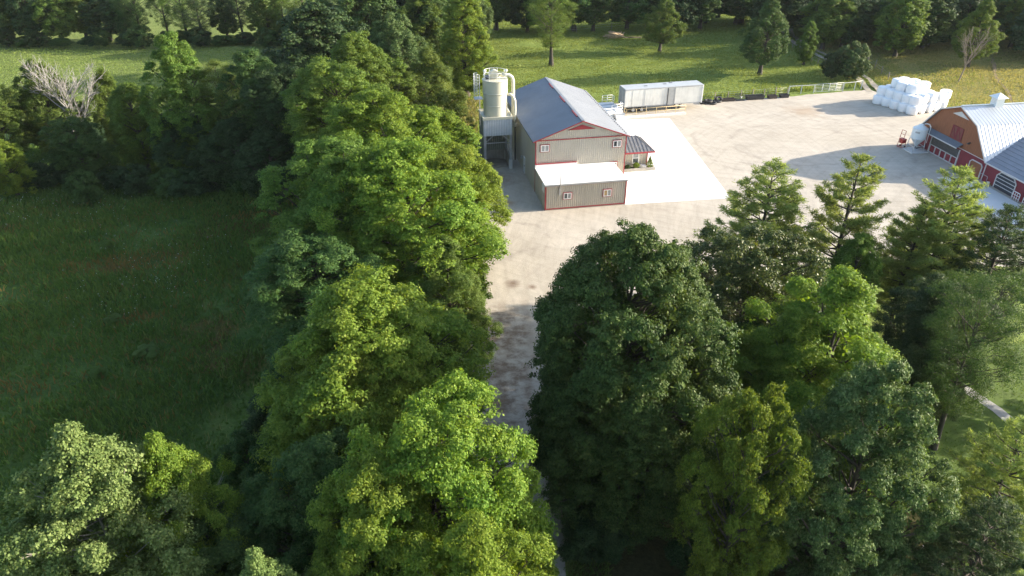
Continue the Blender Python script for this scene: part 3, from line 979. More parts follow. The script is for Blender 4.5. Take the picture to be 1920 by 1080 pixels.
# ---------------------------------------------------------------- loading dock and trailer
def dock():
    ox, oy = 16.0, 104.3
    a = math.radians(13)
    t = thing("loading_dock", "raised concrete loading dock with white and yellow pipe railings behind the steel workshop", "loading dock", (ox, oy, 0), a)
    MB().prism([(-5.2, -1.6), (0.1, -0.6), (0.1, 4.0), (-3.4, 4.0)], 'z', 0, 0.95).build("deck", M['concrete'], t)
    MB().box(0.105, 0.3, 0.6, 3.0, 0.5, 0.93).build("dock_bumper", M['rubber'], t)
    for k in range(3):
        MB().prism([(-4.6, -0.6 + k * 1.3), (0.0, 0.0 + k * 1.3), (0.0, 0.5 + k * 1.3), (-4.4, 0.0 + k * 1.3)], 'z', 0.951, 0.97).build("deck_plate", M['grey_metal'], t)
    w = MB().box(0.12, 9.6, -1.55, -1.3, 0, 0.36).build("curb_wall", M['concrete'], t)
    def rail(name, pts, mat, hs, base, parent, post_every=1.6, r=0.035):
        m = MB()
        for p, q in zip(pts[:-1], pts[1:]):
            ln = math.dist(p, q)
            n = max(1, round(ln / post_every))
            for h in hs:
                m.tube([(*p, base + h), (*q, base + h)], r, 6)
            for k in range(n + 1):
                f = k / n
                m.tube([(p[0] + (q[0] - p[0]) * f, p[1] + (q[1] - p[1]) * f, base), (p[0] + (q[0] - p[0]) * f, p[1] + (q[1] - p[1]) * f, base + hs[-1])], r, 6)
        return m.build(name, mat, parent)
    rail("yellow_railing", [(0.25, -0.6), (0.25, -1.42), (9.5, -1.42)], M['yellow_rail'], (0.5, 1.0), 0.36, t)
    rail("white_railing", [(-1.9, -1.1), (0.0, -0.5), (0.0, 0.5)], M['white'], (0.35, 0.7, 1.05), 0.95, t, 1.0)
    rail("white_railing", [(0.0, 3.2), (0.0, 3.95), (-1.6, 3.95)], M['white'], (0.35, 0.7, 1.05), 0.95, t, 1.0)
    s = MB()
    for k in range(4):
        s.box(-1.4, 0.1, -1.0 - 0.28 * (k + 1), -0.9 - 0.28 * k, 0, 0.76 - 0.19 * k)
    s.build("steps", M['concrete_grey'], t)


dock()


def trailer():
    t = thing("semi_trailer", "old white box semi trailer with a grey side door, backed against the loading dock", "trailer", (16.6, 105.25, 0), math.radians(13))
    Ln, Wd, z0, z1 = 12.3, 2.5, 0.95, 3.55
    MB().box(0, Ln, 0, Wd, z0, z1).build("body", M['white_dirty'], t)
    r = MB()
    r.prism([(-0.01, z1 + 0.002), (Wd + 0.01, z1 + 0.002), (Wd - 0.15, z1 + 0.05), (0.15, z1 + 0.05)], 'x', -0.02, Ln + 0.02)
    ro = r.build("roof", M['trailer_roof'], t)
    for xx, yy in ((3.3, 1.2), (6.5, 1.6), (7.6, 2.0)):
        MB().box(xx, xx + 0.5, yy - 0.14, yy + 0.14, z1 + 0.052, z1 + 0.08).build("roof_patch", M['dark_metal'], ro)
    rails = MB()
    for z in (z0 - 0.02, z1 - 0.1):
        rails.box(0.02, Ln - 0.02, -0.035, -0.003, z, z + 0.13)
        rails.box(0.02, Ln - 0.02, Wd + 0.003, Wd + 0.035, z, z + 0.13)
    rails.build("side_rail", M['grey_metal'], t)
    ft = MB()
    for yy in (-0.04, Wd - 0.1):
        ft.box(Ln - 0.12, Ln + 0.04, yy, yy + 0.14, z0 - 0.05, z1 + 0.02)
    ft.build("corner_post", M['white'], t)
    for yy in (-0.03, Wd / 2 + 0.02):
        dd = MB().box(-0.06, -0.003, yy + 0.04, yy + Wd / 2 - 0.01, z0 + 0.05, z1 - 0.06).build("rear_door", M['trailer_door'], t)
        MB().tube([(-0.09, yy + 0.6, z0 + 0.1), (-0.09, yy + 0.6, z1 - 0.1)], 0.025, 6).build("lock_rod", M['grey_metal'], dd)
    d = MB().box(6.75, 7.75, -0.06, -0.003, z0 - 0.02, z1 - 0.14).build("side_door", M['trailer_door'], t)
    for xx in (6.62, 7.77):
        MB().box(xx, xx + 0.1, -0.075, -0.003, z0 - 0.02, z1 - 0.12).build("door_frame", M['dark_metal'] if xx < 7 else M['grey_metal'], d)
    for k, xx in enumerate((1.1, 3.05)):
        MB().box(xx, xx + 0.03, -0.02, -0.002, z0 + 0.12, z1 - 0.12).build("panel_seam", M['grey_metal'], t)
    MB().box(0.7, 3.5, 0.25, Wd - 0.25, 0.62, z0 - 0.01).build("bogie_frame", M['dark_metal'], t)
    MB().box(3.5, Ln - 0.3, 0.75, Wd - 0.75, 0.72, z0 - 0.01).build("chassis", M['dark_metal'], t)
    for xx in (1.4, 2.75):
        for yy, q in ((-0.0, 1), (Wd - 0.35, -1)):
            w = MB().tube([(xx, yy, 0.5), (xx, yy + 0.06, 0.5), (xx, yy + 0.3, 0.5), (xx, yy + 0.35, 0.5)], [0.42, 0.5, 0.5, 0.42], 20).build("wheel", M['rubber'], t)
            ry = yy - 0.02 if q > 0 else yy + 0.33
            MB().tube([(xx, ry, 0.5), (xx, ry + 0.05, 0.5)], 0.24, 14).build("rim", M['grey_metal'], w)
    MB().box(3.5, 3.56, 0.1, 1.0, 0.35, z0).build("mud_flap", M['white'], t)
    for yy in (0.45, Wd - 0.45):
        lg = MB().box(8.9, 9.03, yy - 0.07, yy + 0.07, 0.05, z0).box(8.8, 9.13, yy - 0.14, yy + 0.14, 0, 0.05)
        lg.bar((8.96, yy, 0.5), (8.45, yy, z0), 0.06).bar((8.96, yy, 0.5), (9.5, yy, z0), 0.06)
        lg.build("landing_leg", M['post_wood'], t)


trailer()


# ---------------------------------------------------------------- red barn
def barn():
    t = thing("red_barn", "red barn with orange board gambrel gable, ribbed steel roof and low grey-roofed wing", "barn", (55.4, 79.8, 0), math.radians(8))
    W, ZE, KY, KZ, ZR, LEN = 12.6, 2.35, 2.9, 5.65, 6.95, 26
    prof = [(0, 0), (W, 0), (W, ZE), (W - KY, KZ), (W / 2, ZR), (KY, KZ), (0, ZE)]
    w = MB()
    w.box(0, LEN, 0.0, 0.15, 0, ZE - 0.05)
    w.box(0, LEN, W - 0.15, W, 0, ZE - 0.05)
    w.box(0, 0.15, 0.15, W - 0.15, 0, ZE - 0.05)
    w.box(LEN - 0.15, LEN, 0.15, W - 0.15, 0, ZE - 0.05)
    w.build("wall", M['barn_red'], t)
    gp = [(0.02, ZE - 0.048), (W - 0.02, ZE - 0.048), (W - KY, KZ - 0.04), (W / 2, ZR - 0.04), (KY, KZ - 0.04)]
    g = MB().prism(gp, 'x', -0.06, 0.12).build("gable", M['barn_wood'], t)
    MB().prism(gp, 'x', LEN - 0.12, LEN + 0.05).build("gable", M['barn_wood'], t)
    MB().box(-0.1, -0.005, 0, W, ZE - 0.12, ZE - 0.05).build("band", M['barn_trim'], t)
    MB().prism([(4.75, 5.72), (7.65, 5.72), (6.3, 6.3)], 'x', -0.1, -0.062).build("gable_vent", M['barn_trim'], t)
    ld = MB().box(-0.11, -0.062, 4.95, 6.95, 3.0, 4.5).build("loft_door", M['barn_door_red'], t)
    for y0 in (4.98, 5.97):
        x = MB()
        for a in ((y0, y0 + 0.95, 3.0, 3.1), (y0, y0 + 0.95, 4.4, 4.5), (y0, y0 + 0.1, 3.1, 4.4), (y0 + 0.85, y0 + 0.95, 3.1, 4.4)):
            x.box(-0.145, -0.112, *a)
        x.bar((-0.13, y0 + 0.12, 3.12), (-0.13, y0 + 0.83, 4.38), 0.03, 0.1)
        x.build("cross_brace", M['barn_red'], ld)
    lm = MB().box(-0.35, -0.06, 3.3, 3.42, 3.35, 3.45).build("wall_lamp", M['dark_metal'], t)
    MB().lathe([(0.05, 3.42), (0.16, 3.36), (0.18, 3.28)], (-0.35, 3.36), 10).build("lamp_shade", M['dark_metal'], lm)
    # roof: four planes with raised seams
    def plane(y0, z0, y1, z1, name):
        r = MB()
        ov = 0.35
        n = 58
        xs = []
        for i in range(n):
            for q, h in ((0, 0), (0.7, 0), (0.78, 1), (0.92, 1)):
                xs.append((-ov + (i + q) * (LEN + 2 * ov) / n, h))
        xs.append((LEN + ov, 0))
        ln = math.hypot(y1 - y0, z1 - z0)
        ny, nz = -(z1 - z0) / ln, (y1 - y0) / ln
        if nz < 0:
            ny, nz = -ny, -nz
        v = []
        for x, h in xs:
            o = 0.07 + 0.022 * h
            v += [(x, y0 + ny * o, z0 + nz * o), (x, y1 + ny * o, z1 + nz * o)]
        r.add(v, [(2 * i, 2 * i + 2, 2 * i + 3, 2 * i + 1) for i in range(len(xs) - 1)])
        r.prism([(y0, z0), (y1, z1), (y1 + ny * 0.06, z1 + nz * 0.06), (y0 + ny * 0.06, z0 + nz * 0.06)], 'x', -ov + 0.01, LEN + ov - 0.01)
        r.build(name, M['barn_roof'], t)
    plane(-0.12, ZE - 0.14, KY, KZ, "lower_roof")
    plane(W + 0.12, ZE - 0.14, W - KY, KZ, "lower_roof")
    plane(KY - 0.05, KZ - 0.02, W / 2, ZR, "upper_roof")
    plane(W - KY + 0.05, KZ - 0.02, W / 2, ZR, "upper_roof")
    MB().box(-0.33, LEN + 0.33, W / 2 - 0.15, W / 2 + 0.15, ZR + 0.05, ZR + 0.13).build("ridge_cap", M['barn_roof'], t)
    for s in (0, 1):
        f = (lambda y: y) if s == 0 else (lambda y: W - y)
        b = MB()
        b.bar((-0.38, f(-0.1), ZE - 0.15), (-0.38, f(KY), KZ), 0.06, 0.16)
        b.bar((-0.38, f(KY), KZ), (-0.38, f(W / 2), ZR), 0.06, 0.16)
        b.build("barge_board", M['barn_trim'], t)
    # cupola
    c = MB().box(3.75, 4.75, W / 2 - 0.5, W / 2 + 0.5, ZR - 0.15, ZR + 0.95).build("cupola", M['white'], t)
    cr = MB()
    q = 0.78
    cx, cy, cz = 4.25, W / 2, ZR + 0.952
    cr.add([(cx - q, cy - q, cz), (cx + q, cy - q, cz), (cx + q, cy + q, cz), (cx - q, cy + q, cz), (cx, cy, cz + 0.55)], [(0, 3, 2, 1), (0, 1, 4), (1, 2, 4), (2, 3, 4), (3, 0, 4)])
    cr.build("cupola_roof", M['white'], c)
    for k in range(4):
        MB().box(3.735, 3.75, W / 2 - 0.36, W / 2 + 0.36, ZR + 0.28 + k * 0.15, ZR + 0.36 + k * 0.15).build("louvre", M['barn_trim'], c)
    # stall front with awning
    s0, s1 = 4.65, 9.85
    op = MB().box(-0.05, -0.004, s0, s1, 0.98, 2.0).build("stall_opening", M['screen_dark'], t)
    bars = MB()
    for k in range(27):
        yy = s0 + 0.1 + k * 0.19
        bars.box(-0.075, -0.052, yy, yy + 0.05, 1.0, 2.0)
    bars.build("grille", M['post_wood'], op)
    fr = MB()
    for k in range(6):
        yy = s0 + k * (s1 - s0 - 0.08) / 5
        fr.box(-0.14, -0.005, yy, yy + 0.08, 0.06, 0.95)
    for z in (0.0, 0.95):
        fr.box(-0.16, -0.005, s0, s1, z, z + 0.07)
    for yy in (s0 - 0.08, s1):
        fr.box(-0.15, -0.005, yy, yy + 0.08, 0.0, 2.05)
    fr.build("stall_frame", M['barn_trim'], t)
    aw = MB().prism([(-0.1, 2.78), (-0.1, 2.88), (-0.82, 2.45), (-0.82, 2.37)], 'y', s0 - 0.25, s1 + 1.0)
    ao = aw.build("awning", M['awning'], t)
    MB().box(-0.86, -0.822, s0 - 0.25, s1 + 1.0, 2.32, 2.45).build("awning_fascia", M['barn_trim'], ao)
    # boarded side door with rounded frame
    def arch(y0, y1, z1, ch, name, mat, tr, x=-0.03):
        d = MB().prism([(y0, 0.05), (y1, 0.05), (y1, z1 - ch), (y1 - ch, z1), (y0 + ch, z1), (y0, z1 - ch)], 'x', x - 0.02, -0.004)
        o = d.build(name, mat, t)
        f = MB()
        ps = [(y0, 0.05), (y0, z1 - ch), (y0 + ch, z1), (y1 - ch, z1), (y1, z1 - ch), (y1, 0.05)]
        for p, q2 in zip(ps[:-1], ps[1:]):
            f.bar((x - 0.03, *p), (x - 0.03, *q2), 0.1, 0.1)
        f.build("frame", tr, o)
        return o
    arch(0.45, 2.5, 1.72, 0.25, "stable_door", M['barn_wood'], M['barn_trim'])
    MB().box(-0.08, -0.004, -0.06, 0.04, 0, ZE - 0.12).build("corner_trim", M['barn_trim'], t)
    # low wing at right angles
    WL, WX = 15.0, 11.0
    wg = MB()
    wg.box(0, 0.15, -WL, -0.02, 0, 2.3)
    wg.box(0.15, WX, -WL, -WL + 0.15, 0, 2.3)
    wg.box(WX - 0.15, WX, -WL + 0.15, -0.02, 0, 2.3)
    wo = wg.build("wing", M['barn_red'], t)
    MB().prism([(0.15, 2.25), (WX - 0.15, 2.25), (WX / 2, 4.35)], 'y', -WL, -WL + 0.15).build("wing_gable", M['barn_red'], wo)
    sl = (4.55 - 2.4) / (WX / 2)
    for s in (0, 1):
        f = (lambda q: q) if s == 0 else (lambda q: WX - q)
        r = MB()
        for k in range(10):           # overlapping courses
            a0, a1 = -0.3 + k * 0.58, -0.3 + (k + 1) * 0.58
            z0, z1 = 2.4 + sl * a0, 2.4 + sl * a1
            r.prism([(f(a0), z0 - 0.04), (f(a1), z1 - 0.04), (f(a1), z1), (f(a0), z0 + 0.035)], 'y', -WL - 0.3, 0.02 + max(0, a0) * 0.35)
        r.build("wing_roof", M['wing_roof'], wo)
    MB().box(-0.36, -0.302, -WL - 0.3, -0.1, 2.16, 2.3).build("gutter", M['barn_trim'], wo)
    bw = arch(-5.0, -2.05, 2.0, 0.5, "big_screen_door", M['screen_dark'], M['barn_trim'])
    for z in (0.42, 0.82, 1.22, 1.6):
        MB().box(-0.1, -0.052, -4.95 + (0.2 if z > 1.5 else 0), -2.1 - (0.2 if z > 1.5 else 0), z, z + 0.06).build("cross_bar", M['barn_trim'], bw)


barn()

# white hurdles leaning along the barn wing
def bp(x, y):
    c, s = math.cos(math.radians(8)), math.sin(math.radians(8))
    return 55.4 + c * x - s * y, 79.8 + s * x + c * y


for k, (yy, lab) in enumerate(((-5.4, "white tubular hurdle beside the big dark screen door of the barn"), (-7.0, "white tubular hurdle further along the barn wing from the screen door"))):
    hx, hy = bp(-0.45, yy)
    hd = thing("barn_hurdle", lab, "hurdle", (hx, hy, 0.03), math.radians(8), "white hurdles along the barn wing")
    m = MB()
    m.tube([(0, 0, 0), (0, 0, 0.85), (0, -0.08, 0.95), (0, -0.92, 0.95), (0, -1, 0.85), (0, -1, 0)], 0.045, 6)
    m.build("frame", M['white'], hd)
    m = MB()
    for z in (0.3, 0.62):
        m.tube([(0, -0.02, z), (0, -0.98, z)], 0.03, 6)
    for y2 in (-0.35, -0.65):
        m.tube([(0, y2, 0.05), (0, y2, 0.93)], 0.03, 6)
    m.build("infill", M['white'], hd)
hx, hy = bp(-0.3, -0.5)
pr = thing("pipe_rail", "grey bent pipe rail with white bucket at the barn corner by the stable door", "rail", (hx, hy, 0.03), math.radians(8))
MB().tube([(0, 0.6, 0), (0, 0.6, 0.75), (0, 0.5, 0.85), (0, -0.5, 0.85), (0, -0.6, 0.75), (0, -0.6, 0)], 0.035, 6).build("pipe", M['grey_metal'], pr)
MB().lathe([(0.14, 0), (0.18, 0.36), (0.19, 0.38), (0.16, 0.38)], (-0.05, -1.0), 12).build("bucket", M['white'], pr)

# ---------------------------------------------------------------- feed bin, red cart
def feed_bin():
    t = thing("feed_bin", "white hopper bottomed feed bin on four pale legs beside the red barn stall awning", "feed bin", (52.25, 89.75, 0), math.radians(8))
    MB().box(-1.1, 1.25, -1.1, 1.1, -0.05, 0.1).build("base_slab", M['concrete_grey'], t)
    R = 0.9
    MB().lathe([(0.12, 0.62), (0.14, 0.72), (0.16, 0.74), (R - 0.02, 1.7), (R, 1.72), (R + 0.02, 1.74), (R, 1.78), (R, 1.8), (R, 2.33), (R, 2.35), (R + 0.015, 2.37), (R, 2.4), (R, 2.42), (R, 2.96), (R, 2.98), (R + 0.03, 3.0), (R - 0.02, 3.02), (0.34, 3.4), (0.32, 3.42), (0.3, 3.5), (0.05, 3.55)], n=28).build("tank", M['bin_white'], t)
    for sx in (-1, 1):
        for sy in (-1, 1):
            MB().tube([(sx * 0.74, sy * 0.74, 0.1), (sx * 0.63, sy * 0.63, 1.8)], 0.05, 8).build("leg", M['barn_trim'], t)
    b = MB()
    q = 0.71
    for a, c in (((-q, -q), (q, -q)), ((q, -q), (q, q)), ((q, q), (-q, q)), ((-q, q), (-q, -q))):
        b.bar((*a, 0.75), (*c, 0.75), 0.05)
    b.build("brace", M['barn_trim'], t)
    lad = MB()
    lad.tube([(0.98, -0.5, 1.3), (0.98, -0.5, 3.3), (0.8, -0.4, 3.6), (0.5, -0.25, 3.68), (0.25, -0.1, 3.6)], 0.035, 6)
    lad.tube([(0.7, -0.85, 1.3), (0.72, -0.8, 3.3), (0.6, -0.65, 3.6), (0.35, -0.45, 3.68), (0.15, -0.25, 3.6)], 0.035, 6)
    for k in range(7):
        lad.bar((0.98, -0.5, 1.45 + k * 0.28), (0.71, -0.83, 1.45 + k * 0.28), 0.03)
    lad.build("ladder", M['white'], t)
    MB().tube([(0.0, 0.0, 0.6), (0.02, 0.0, 0.4), (0.3, 0.1, 0.3), (1.4, 0.4, 0.35), (2.6, 0.6, 0.9)], 0.09, 8).build("auger", M['dark_metal'], t)
    lb = MB()
    for k in range(6):
        a0, a1 = math.radians(200 + k * 6), math.radians(206 + k * 6)
        p = [(R + 0.012) * math.cos(a0), (R + 0.012) * math.sin(a0)], [(R + 0.012) * math.cos(a1), (R + 0.012) * math.sin(a1)]
        lb.quad((*p[0], 2.52), (*p[1], 2.52), (*p[1], 2.74), (*p[0], 2.74))
    lb.build("label_plate", M['grey_metal'], t)


feed_bin()


def red_cart():
    t = thing("platform_cart", "red tall framed feed cart standing beside the white feed bin", "cart", (50.85, 90.9, 0), math.radians(20))
    f = MB()
    for yy in (-0.32, 0.32):
        f.tube([(-0.15, yy, 0.1), (0.05, yy, 2.3)], 0.035, 6)
        f.tube([(-0.15, yy, 0.12), (0.55, yy, 0.12)], 0.035, 6)
        f.tube([(0.5, yy, 0.12), (0.5, yy, 1.2)], 0.03, 6)
    for z in (0.12, 1.35, 1.8, 2.3):
        xx = -0.15 + 0.2 * (z - 0.1) / 2.2
        f.tube([(xx, -0.32, z), (xx, 0.32, z)], 0.03, 6)
    f.build("frame", M['cart_red'], t)
    MB().box(-0.03, 0.5, -0.29, 0.29, 0.62, 1.2).build("tub", M['cart_red'], t)
    for yy in (-0.4, 0.36):
        MB().tube([(0.45, yy, 0.14), (0.45, yy + 0.06, 0.14)], 0.14, 12).build("wheel", M['rubber'], t)


red_cart()

# ---------------------------------------------------------------- wrapped bales
def bale_mesh(seed):
    rg = np.random.default_rng(seed)
    n = 22
    R, Hh, c = 0.82, 1.32, 0.17
    prof = [(R * 0.35, 0.02), (R - c * 1.2, 0.0), (R - c * 0.35, c * 0.3), (R, c), (R * 1.02, Hh * 0.5), (R, Hh - c), (R - c * 0.35, Hh - c * 0.3), (R - c * 1.2, Hh), (R * 0.35, Hh + 0.02)]
    b = MB()
    v = []
    ph = rg.random(3) * 6
    for r, z in prof:
        for k in range(n):
            a = 2 * math.pi * k / n
            q = r * (1 + 0.025 * math.sin(2 * a + ph[0]) + 0.015 * math.sin(5 * a + ph[1] + 3 * z) + rg.normal(0, 0.006))
            v.append((q * math.cos(a), q * math.sin(a), z + rg.normal(0, 0.008)))
    m = len(prof)
    f = [(i * n + k, i * n + (k + 1) % n, (i + 1) * n + (k + 1) % n, (i + 1) * n + k) for i in range(m - 1) for k in range(n)]
    f += [tuple(reversed(range(n))), tuple((m - 1) * n + k for k in range(n))]
    b.add(v, f, True)
    return b.mesh("wrapped_bale", M['plastic_wrap'])


bale_m = [bale_mesh(s) for s in range(4)]
BA = math.radians(24)
e2 = np.array((math.cos(BA), math.sin(BA)))
e1 = np.array((-math.sin(BA), math.cos(BA)))
borg = np.array((59.15, 105.15))
G_B = "white wrapped hay bales stacked beside the barn"


def bale(i, j, lev, label="white plastic wrapped round hay bale in the big stack beside the red barn", lying=False, d=(0, 0)):
    p = borg + e2 * (i * 1.46 + d[0]) + e1 * (j * 1.46 + d[1]) + RNG.normal(0, 0.04, 2)
    o = bpy.data.objects.new("wrapped_bale", bale_m[int(RNG.integers(4))])
    COL.objects.link(o)
    z = lev * 1.24
    if lying:
        a = BA + math.pi / 2 + RNG.normal(0, 0.06)
        o.rotation_euler = (math.pi / 2, 0, a - math.pi / 2)
        q = p + e1 * 0.64
        o.location = (q[0], q[1], z + 0.74)
    else:
        o.rotation_euler = (RNG.normal(0, 0.025), RNG.normal(0, 0.025), RNG.random() * 6)
        o.location = (p[0], p[1], z)
    tag(o, label, "hay bale", G_B)


for j in range(5):
    for i in range(5):
        bale(i, j, 0, lying=(j == 0 and i in (1, 2, 3)), d=(-0.35 * (j == 4), 0))
for j in range(5):
    for i in range(4):
        bale(i + 0.25, j + 0.1, 1, lying=(j == 0 and i in (1, 2)))
for i, j in ((0.75, 1.3), (1.75, 1.4), (2.75, 1.5), (0.6, 2.4), (1.6, 2.5), (2.6, 2.6), (1.2, 3.5), (2.2, 3.55)):
    bale(i, j, 2)
bale(5, 0.6, 0, "white wrapped bale at the bottom of the short end column nearest the barn roof")
bale(5.05, 0.6, 1.0, "white wrapped bale on top of the short end column nearest the barn roof")

# ---------------------------------------------------------------- fences, gate, junk along the yard edge
def post_row(name, label, cat, pts, mat, h, r, wires, wmat, spacing):
    """posts with wires or rails between; the posts are parts"""
    t = thing(name, label, cat, (*pts[0], 0))
    o0 = np.array((*pts[0], 0))
    P = []
    for p, q in zip(pts[:-1], pts[1:]):
        n = max(1, round(math.dist(p, q) / spacing))
        P += [(p[0] + (q[0] - p[0]) * k / n, p[1] + (q[1] - p[1]) * k / n) for k in range(n)]
    P.append(pts[-1])
    for p in P:
        hh = h * random.uniform(0.88, 1.1)
        dx, dy = random.gauss(0, 0.03), random.gauss(0, 0.03)
        MB().tube([(p[0] - o0[0], p[1] - o0[1], -0.2), (p[0] - o0[0] + dx, p[1] - o0[1] + dy, hh)], [r, r * 0.85], 6).build("post", mat, t)
    w = MB()
    for z in wires:
        w.tube([(p[0] - o0[0], p[1] - o0[1], z + random.gauss(0, 0.02)) for p in P], 0.012, 4)
    w.build("wire", wmat, t)
    return t


post_row("wire_fence", "sagging wire fence with grey wooden posts between the trailer and the white rail fence", "fence",
         [(29.6, 111.9), (36, 113.2), (44, 115.2)], M['post_wood'], 1.35, 0.08, (0.5, 0.85, 1.15), M['grey_metal'], 2.0)
post_row("wire_fence", "row of pale posts and wire beside the farm track behind the hay bales", "fence",
         [G(1700, 160), G(1665, 150), G(1640, 128), G(1600, 104)], M['post_wood'], 1.5, 0.08, (0.6, 1.0), M['grey_metal'], 3.2)
post_row("wire_fence", "old pasture fence running along the far side of the farm track to the dark wood", "fence",
         [G(1545, 128), G(1510, 108), G(1478, 84)], M['post_wood'], 1.25, 0.07, (0.5, 1.0), M['grey_metal'], 3.0)
post_row("wire_fence", "thin wire fence under the trees at the back edge of the sunny pasture", "fence",
         [(-4, 165), (14, 163), (30, 170), (56, 196)], M['post_wood'], 1.3, 0.07, (0.5, 1.0), M['grey_metal'], 4.0)

rf = thing("rail_fence", "white wooden rail fence on both sides of the tubular white farm gate", "fence", (0, 0, 0))
fa, fb, fc, fd, ga, gb = (44.3, 115.4), (46.4, 115.8), (48.6, 116.2), (57.4, 118.9), (48.75, 116.3), (53.6, 117.3)
for p in (fa, fb, fc, (53.75, 117.35), (55.9, 118.0), fd):
    MB().box(p[0] - 0.055, p[0] + 0.055, p[1] - 0.055, p[1] + 0.055, -0.1, 1.38).build("post", M['white_dirty'], rf)
for p, q in ((fa, fb), (fb, fc), ((53.75, 117.35), (55.9, 118.0)), ((55.9, 118.0), fd)):
    MB().bar((*p, 1.3), (*q, 1.3), 0.04, 0.1).build("rail", M['white_dirty'], rf)
gt = thing("farm_gate", "white tubular farm gate closed between two white posts at the yard edge", "gate", (*ga, 0), math.atan2(gb[1] - ga[1], gb[0] - ga[0]))
gl_ = math.dist(ga, gb)
m = MB()
m.tube([(0.05, 0, 0.15), (0.05, 0, 1.35), (gl_, 0, 1.35), (gl_, 0, 0.15), (0.05, 0, 0.15)], 0.032, 6)
m.build("frame", M['white'], gt)
m = MB()
for z in (0.38, 0.6, 0.84, 1.1):
    m.tube([(0.05, 0, z), (gl_, 0, z)], 0.022, 6)
m.build("infill", M['white'], gt)
for k in (0.27, 0.52, 0.76):
    MB().box(gl_ * k - 0.04, gl_ * k + 0.04, -0.03, 0.03, 0.15, 1.35).build("upright", M['white'], gt)


def tub(label, px, py, w, d, h, mat, rz, name="feed_tub"):
    t = thing(name, label, "tub", (px, py, 0.0), rz)
    b = MB()
    q = 0.07
    s = 1.12
    def ring(z, k, inset):
        return [((-w / 2 + inset) * k, (-d / 2 + inset) * k, z), ((w / 2 - inset) * k, (-d / 2 + inset) * k, z), ((w / 2 - inset) * k, (d / 2 - inset) * k, z), ((-w / 2 + inset) * k, (d / 2 - inset) * k, z)]
    v = ring(0, 1, 0) + ring(h, s, 0) + ring(h, s, q) + ring(q, 1, q)
    f = [(3, 2, 1, 0)]
    for a in range(3):
        f += [(a * 4 + k, a * 4 + (k + 1) % 4, a * 4 + 4 + (k + 1) % 4, a * 4 + 4 + k) for k in range(4)]
    f.append((12, 13, 14, 15))
    b.add(v, f)
    b.build("bin", mat, t)
    r = MB()
    for (x0, x1, y0, y1) in ((-w / 2 * s - 0.03, w / 2 * s + 0.03, -d / 2 * s - 0.035, -d / 2 * s + 0.03), (-w / 2 * s - 0.03, w / 2 * s + 0.03, d / 2 * s - 0.03, d / 2 * s + 0.035)):
        r.box(x0, x1, y0, y1, h - 0.03, h + 0.035)
    r.build("rim", mat, t)
    return t


fz = math.radians(11)
tub("brown empty feed tub, second from the white rail fence end", 41.0, 113.25, 1.3, 0.7, 0.5, M['brown_bin'], fz)
tub("black empty feed tub standing next to the white rail fence end", 43.0, 113.75, 1.3, 0.75, 0.5, M['black_plastic'], fz)
tub("long black feed trough in the middle of the row of tubs along the wire fence", 38.1, 112.75, 2.7, 0.8, 0.6, M['black_plastic'], fz)
tub("long low brown trough between the grey cage and the tyres", 33.6, 111.8, 2.1, 0.6, 0.4, M['brown_bin'], fz)
cgx = thing("mesh_cage", "grey wire mesh cage with a white triangle plate, in the row along the wire fence", "cage", (35.6, 112.2, 0), fz)
m = MB()
for k in range(9):
    xx = -0.7 + k * 0.175
    for yy in (-0.45, 0.45):
        m.bar((xx, yy, 0), (xx, yy, 0.95), 0.025)
for z in (0.03, 0.25, 0.48, 0.7, 0.93):
    for yy in (-0.45, 0.45):
        m.bar((-0.7, yy, z), (0.7, yy, z), 0.025)
    for xx in (-0.7, 0.7):
        m.bar((xx, -0.45, z), (xx, 0.45, z), 0.025)
m.build("mesh_panel", M['dark_metal'], cgx)
MB().box(-0.68, 0.68, -0.43, 0.43, 0.0, 0.05).build("tray", M['dark_metal'], cgx)
MB().prism([(-0.17, 0.72), (0.17, 0.72), (0.0, 0.42)], 'y', -0.52, -0.47).build("plate", M['white'], cgx)


def tyre(label, px, py, z, r, rz, tilt=0.0):
    t = MB()
    n = 24
    prof = [(r, 0.03), (r, 0.2), (r - 0.06, 0.25), (r - 0.28, 0.25), (r - 0.34, 0.2), (r - 0.34, 0.05), (r - 0.28, 0.0), (r - 0.06, 0.0)]
    v = [(p * math.cos(2 * math.pi * k / n), p * math.sin(2 * math.pi * k / n), q) for p, q in prof for k in range(n)]
    m = len(prof)
    f = [(i * n + k, i * n + (k + 1) % n, ((i + 1) % m) * n + (k + 1) % n, ((i + 1) % m) * n + k) for i in range(m) for k in range(n)]
    t.add(v, f, True)
    o = t.build("tyre", M['rubber'], None)
    o.location = (px, py, z)
    o.rotation_euler = (tilt, 0, rz)
    return tag(o, label, "tyre", "black tyres lying beside the trailer")


tyre("big black tyre lying nearest the trailer nose", 29.7, 110.6, 0.0, 0.75, 0)
tyre("black tyre lying at the front corner of the tyre heap beside the trailer", 30.9, 110.35, 0.0, 0.7, 0.4)
tyre("black tyre lying on top of the two tyres beside the trailer nose", 30.3, 110.6, 0.27, 0.65, 0.7, 0.08)
tyre("black tyre lying flat at the trough end of the tyre heap", 31.9, 111.35, 0.0, 0.68, 0.2)
tyre("black tyre leaning at the trough end on another tyre", 32.2, 111.7, 0.22, 0.6, 0.2, 0.5)

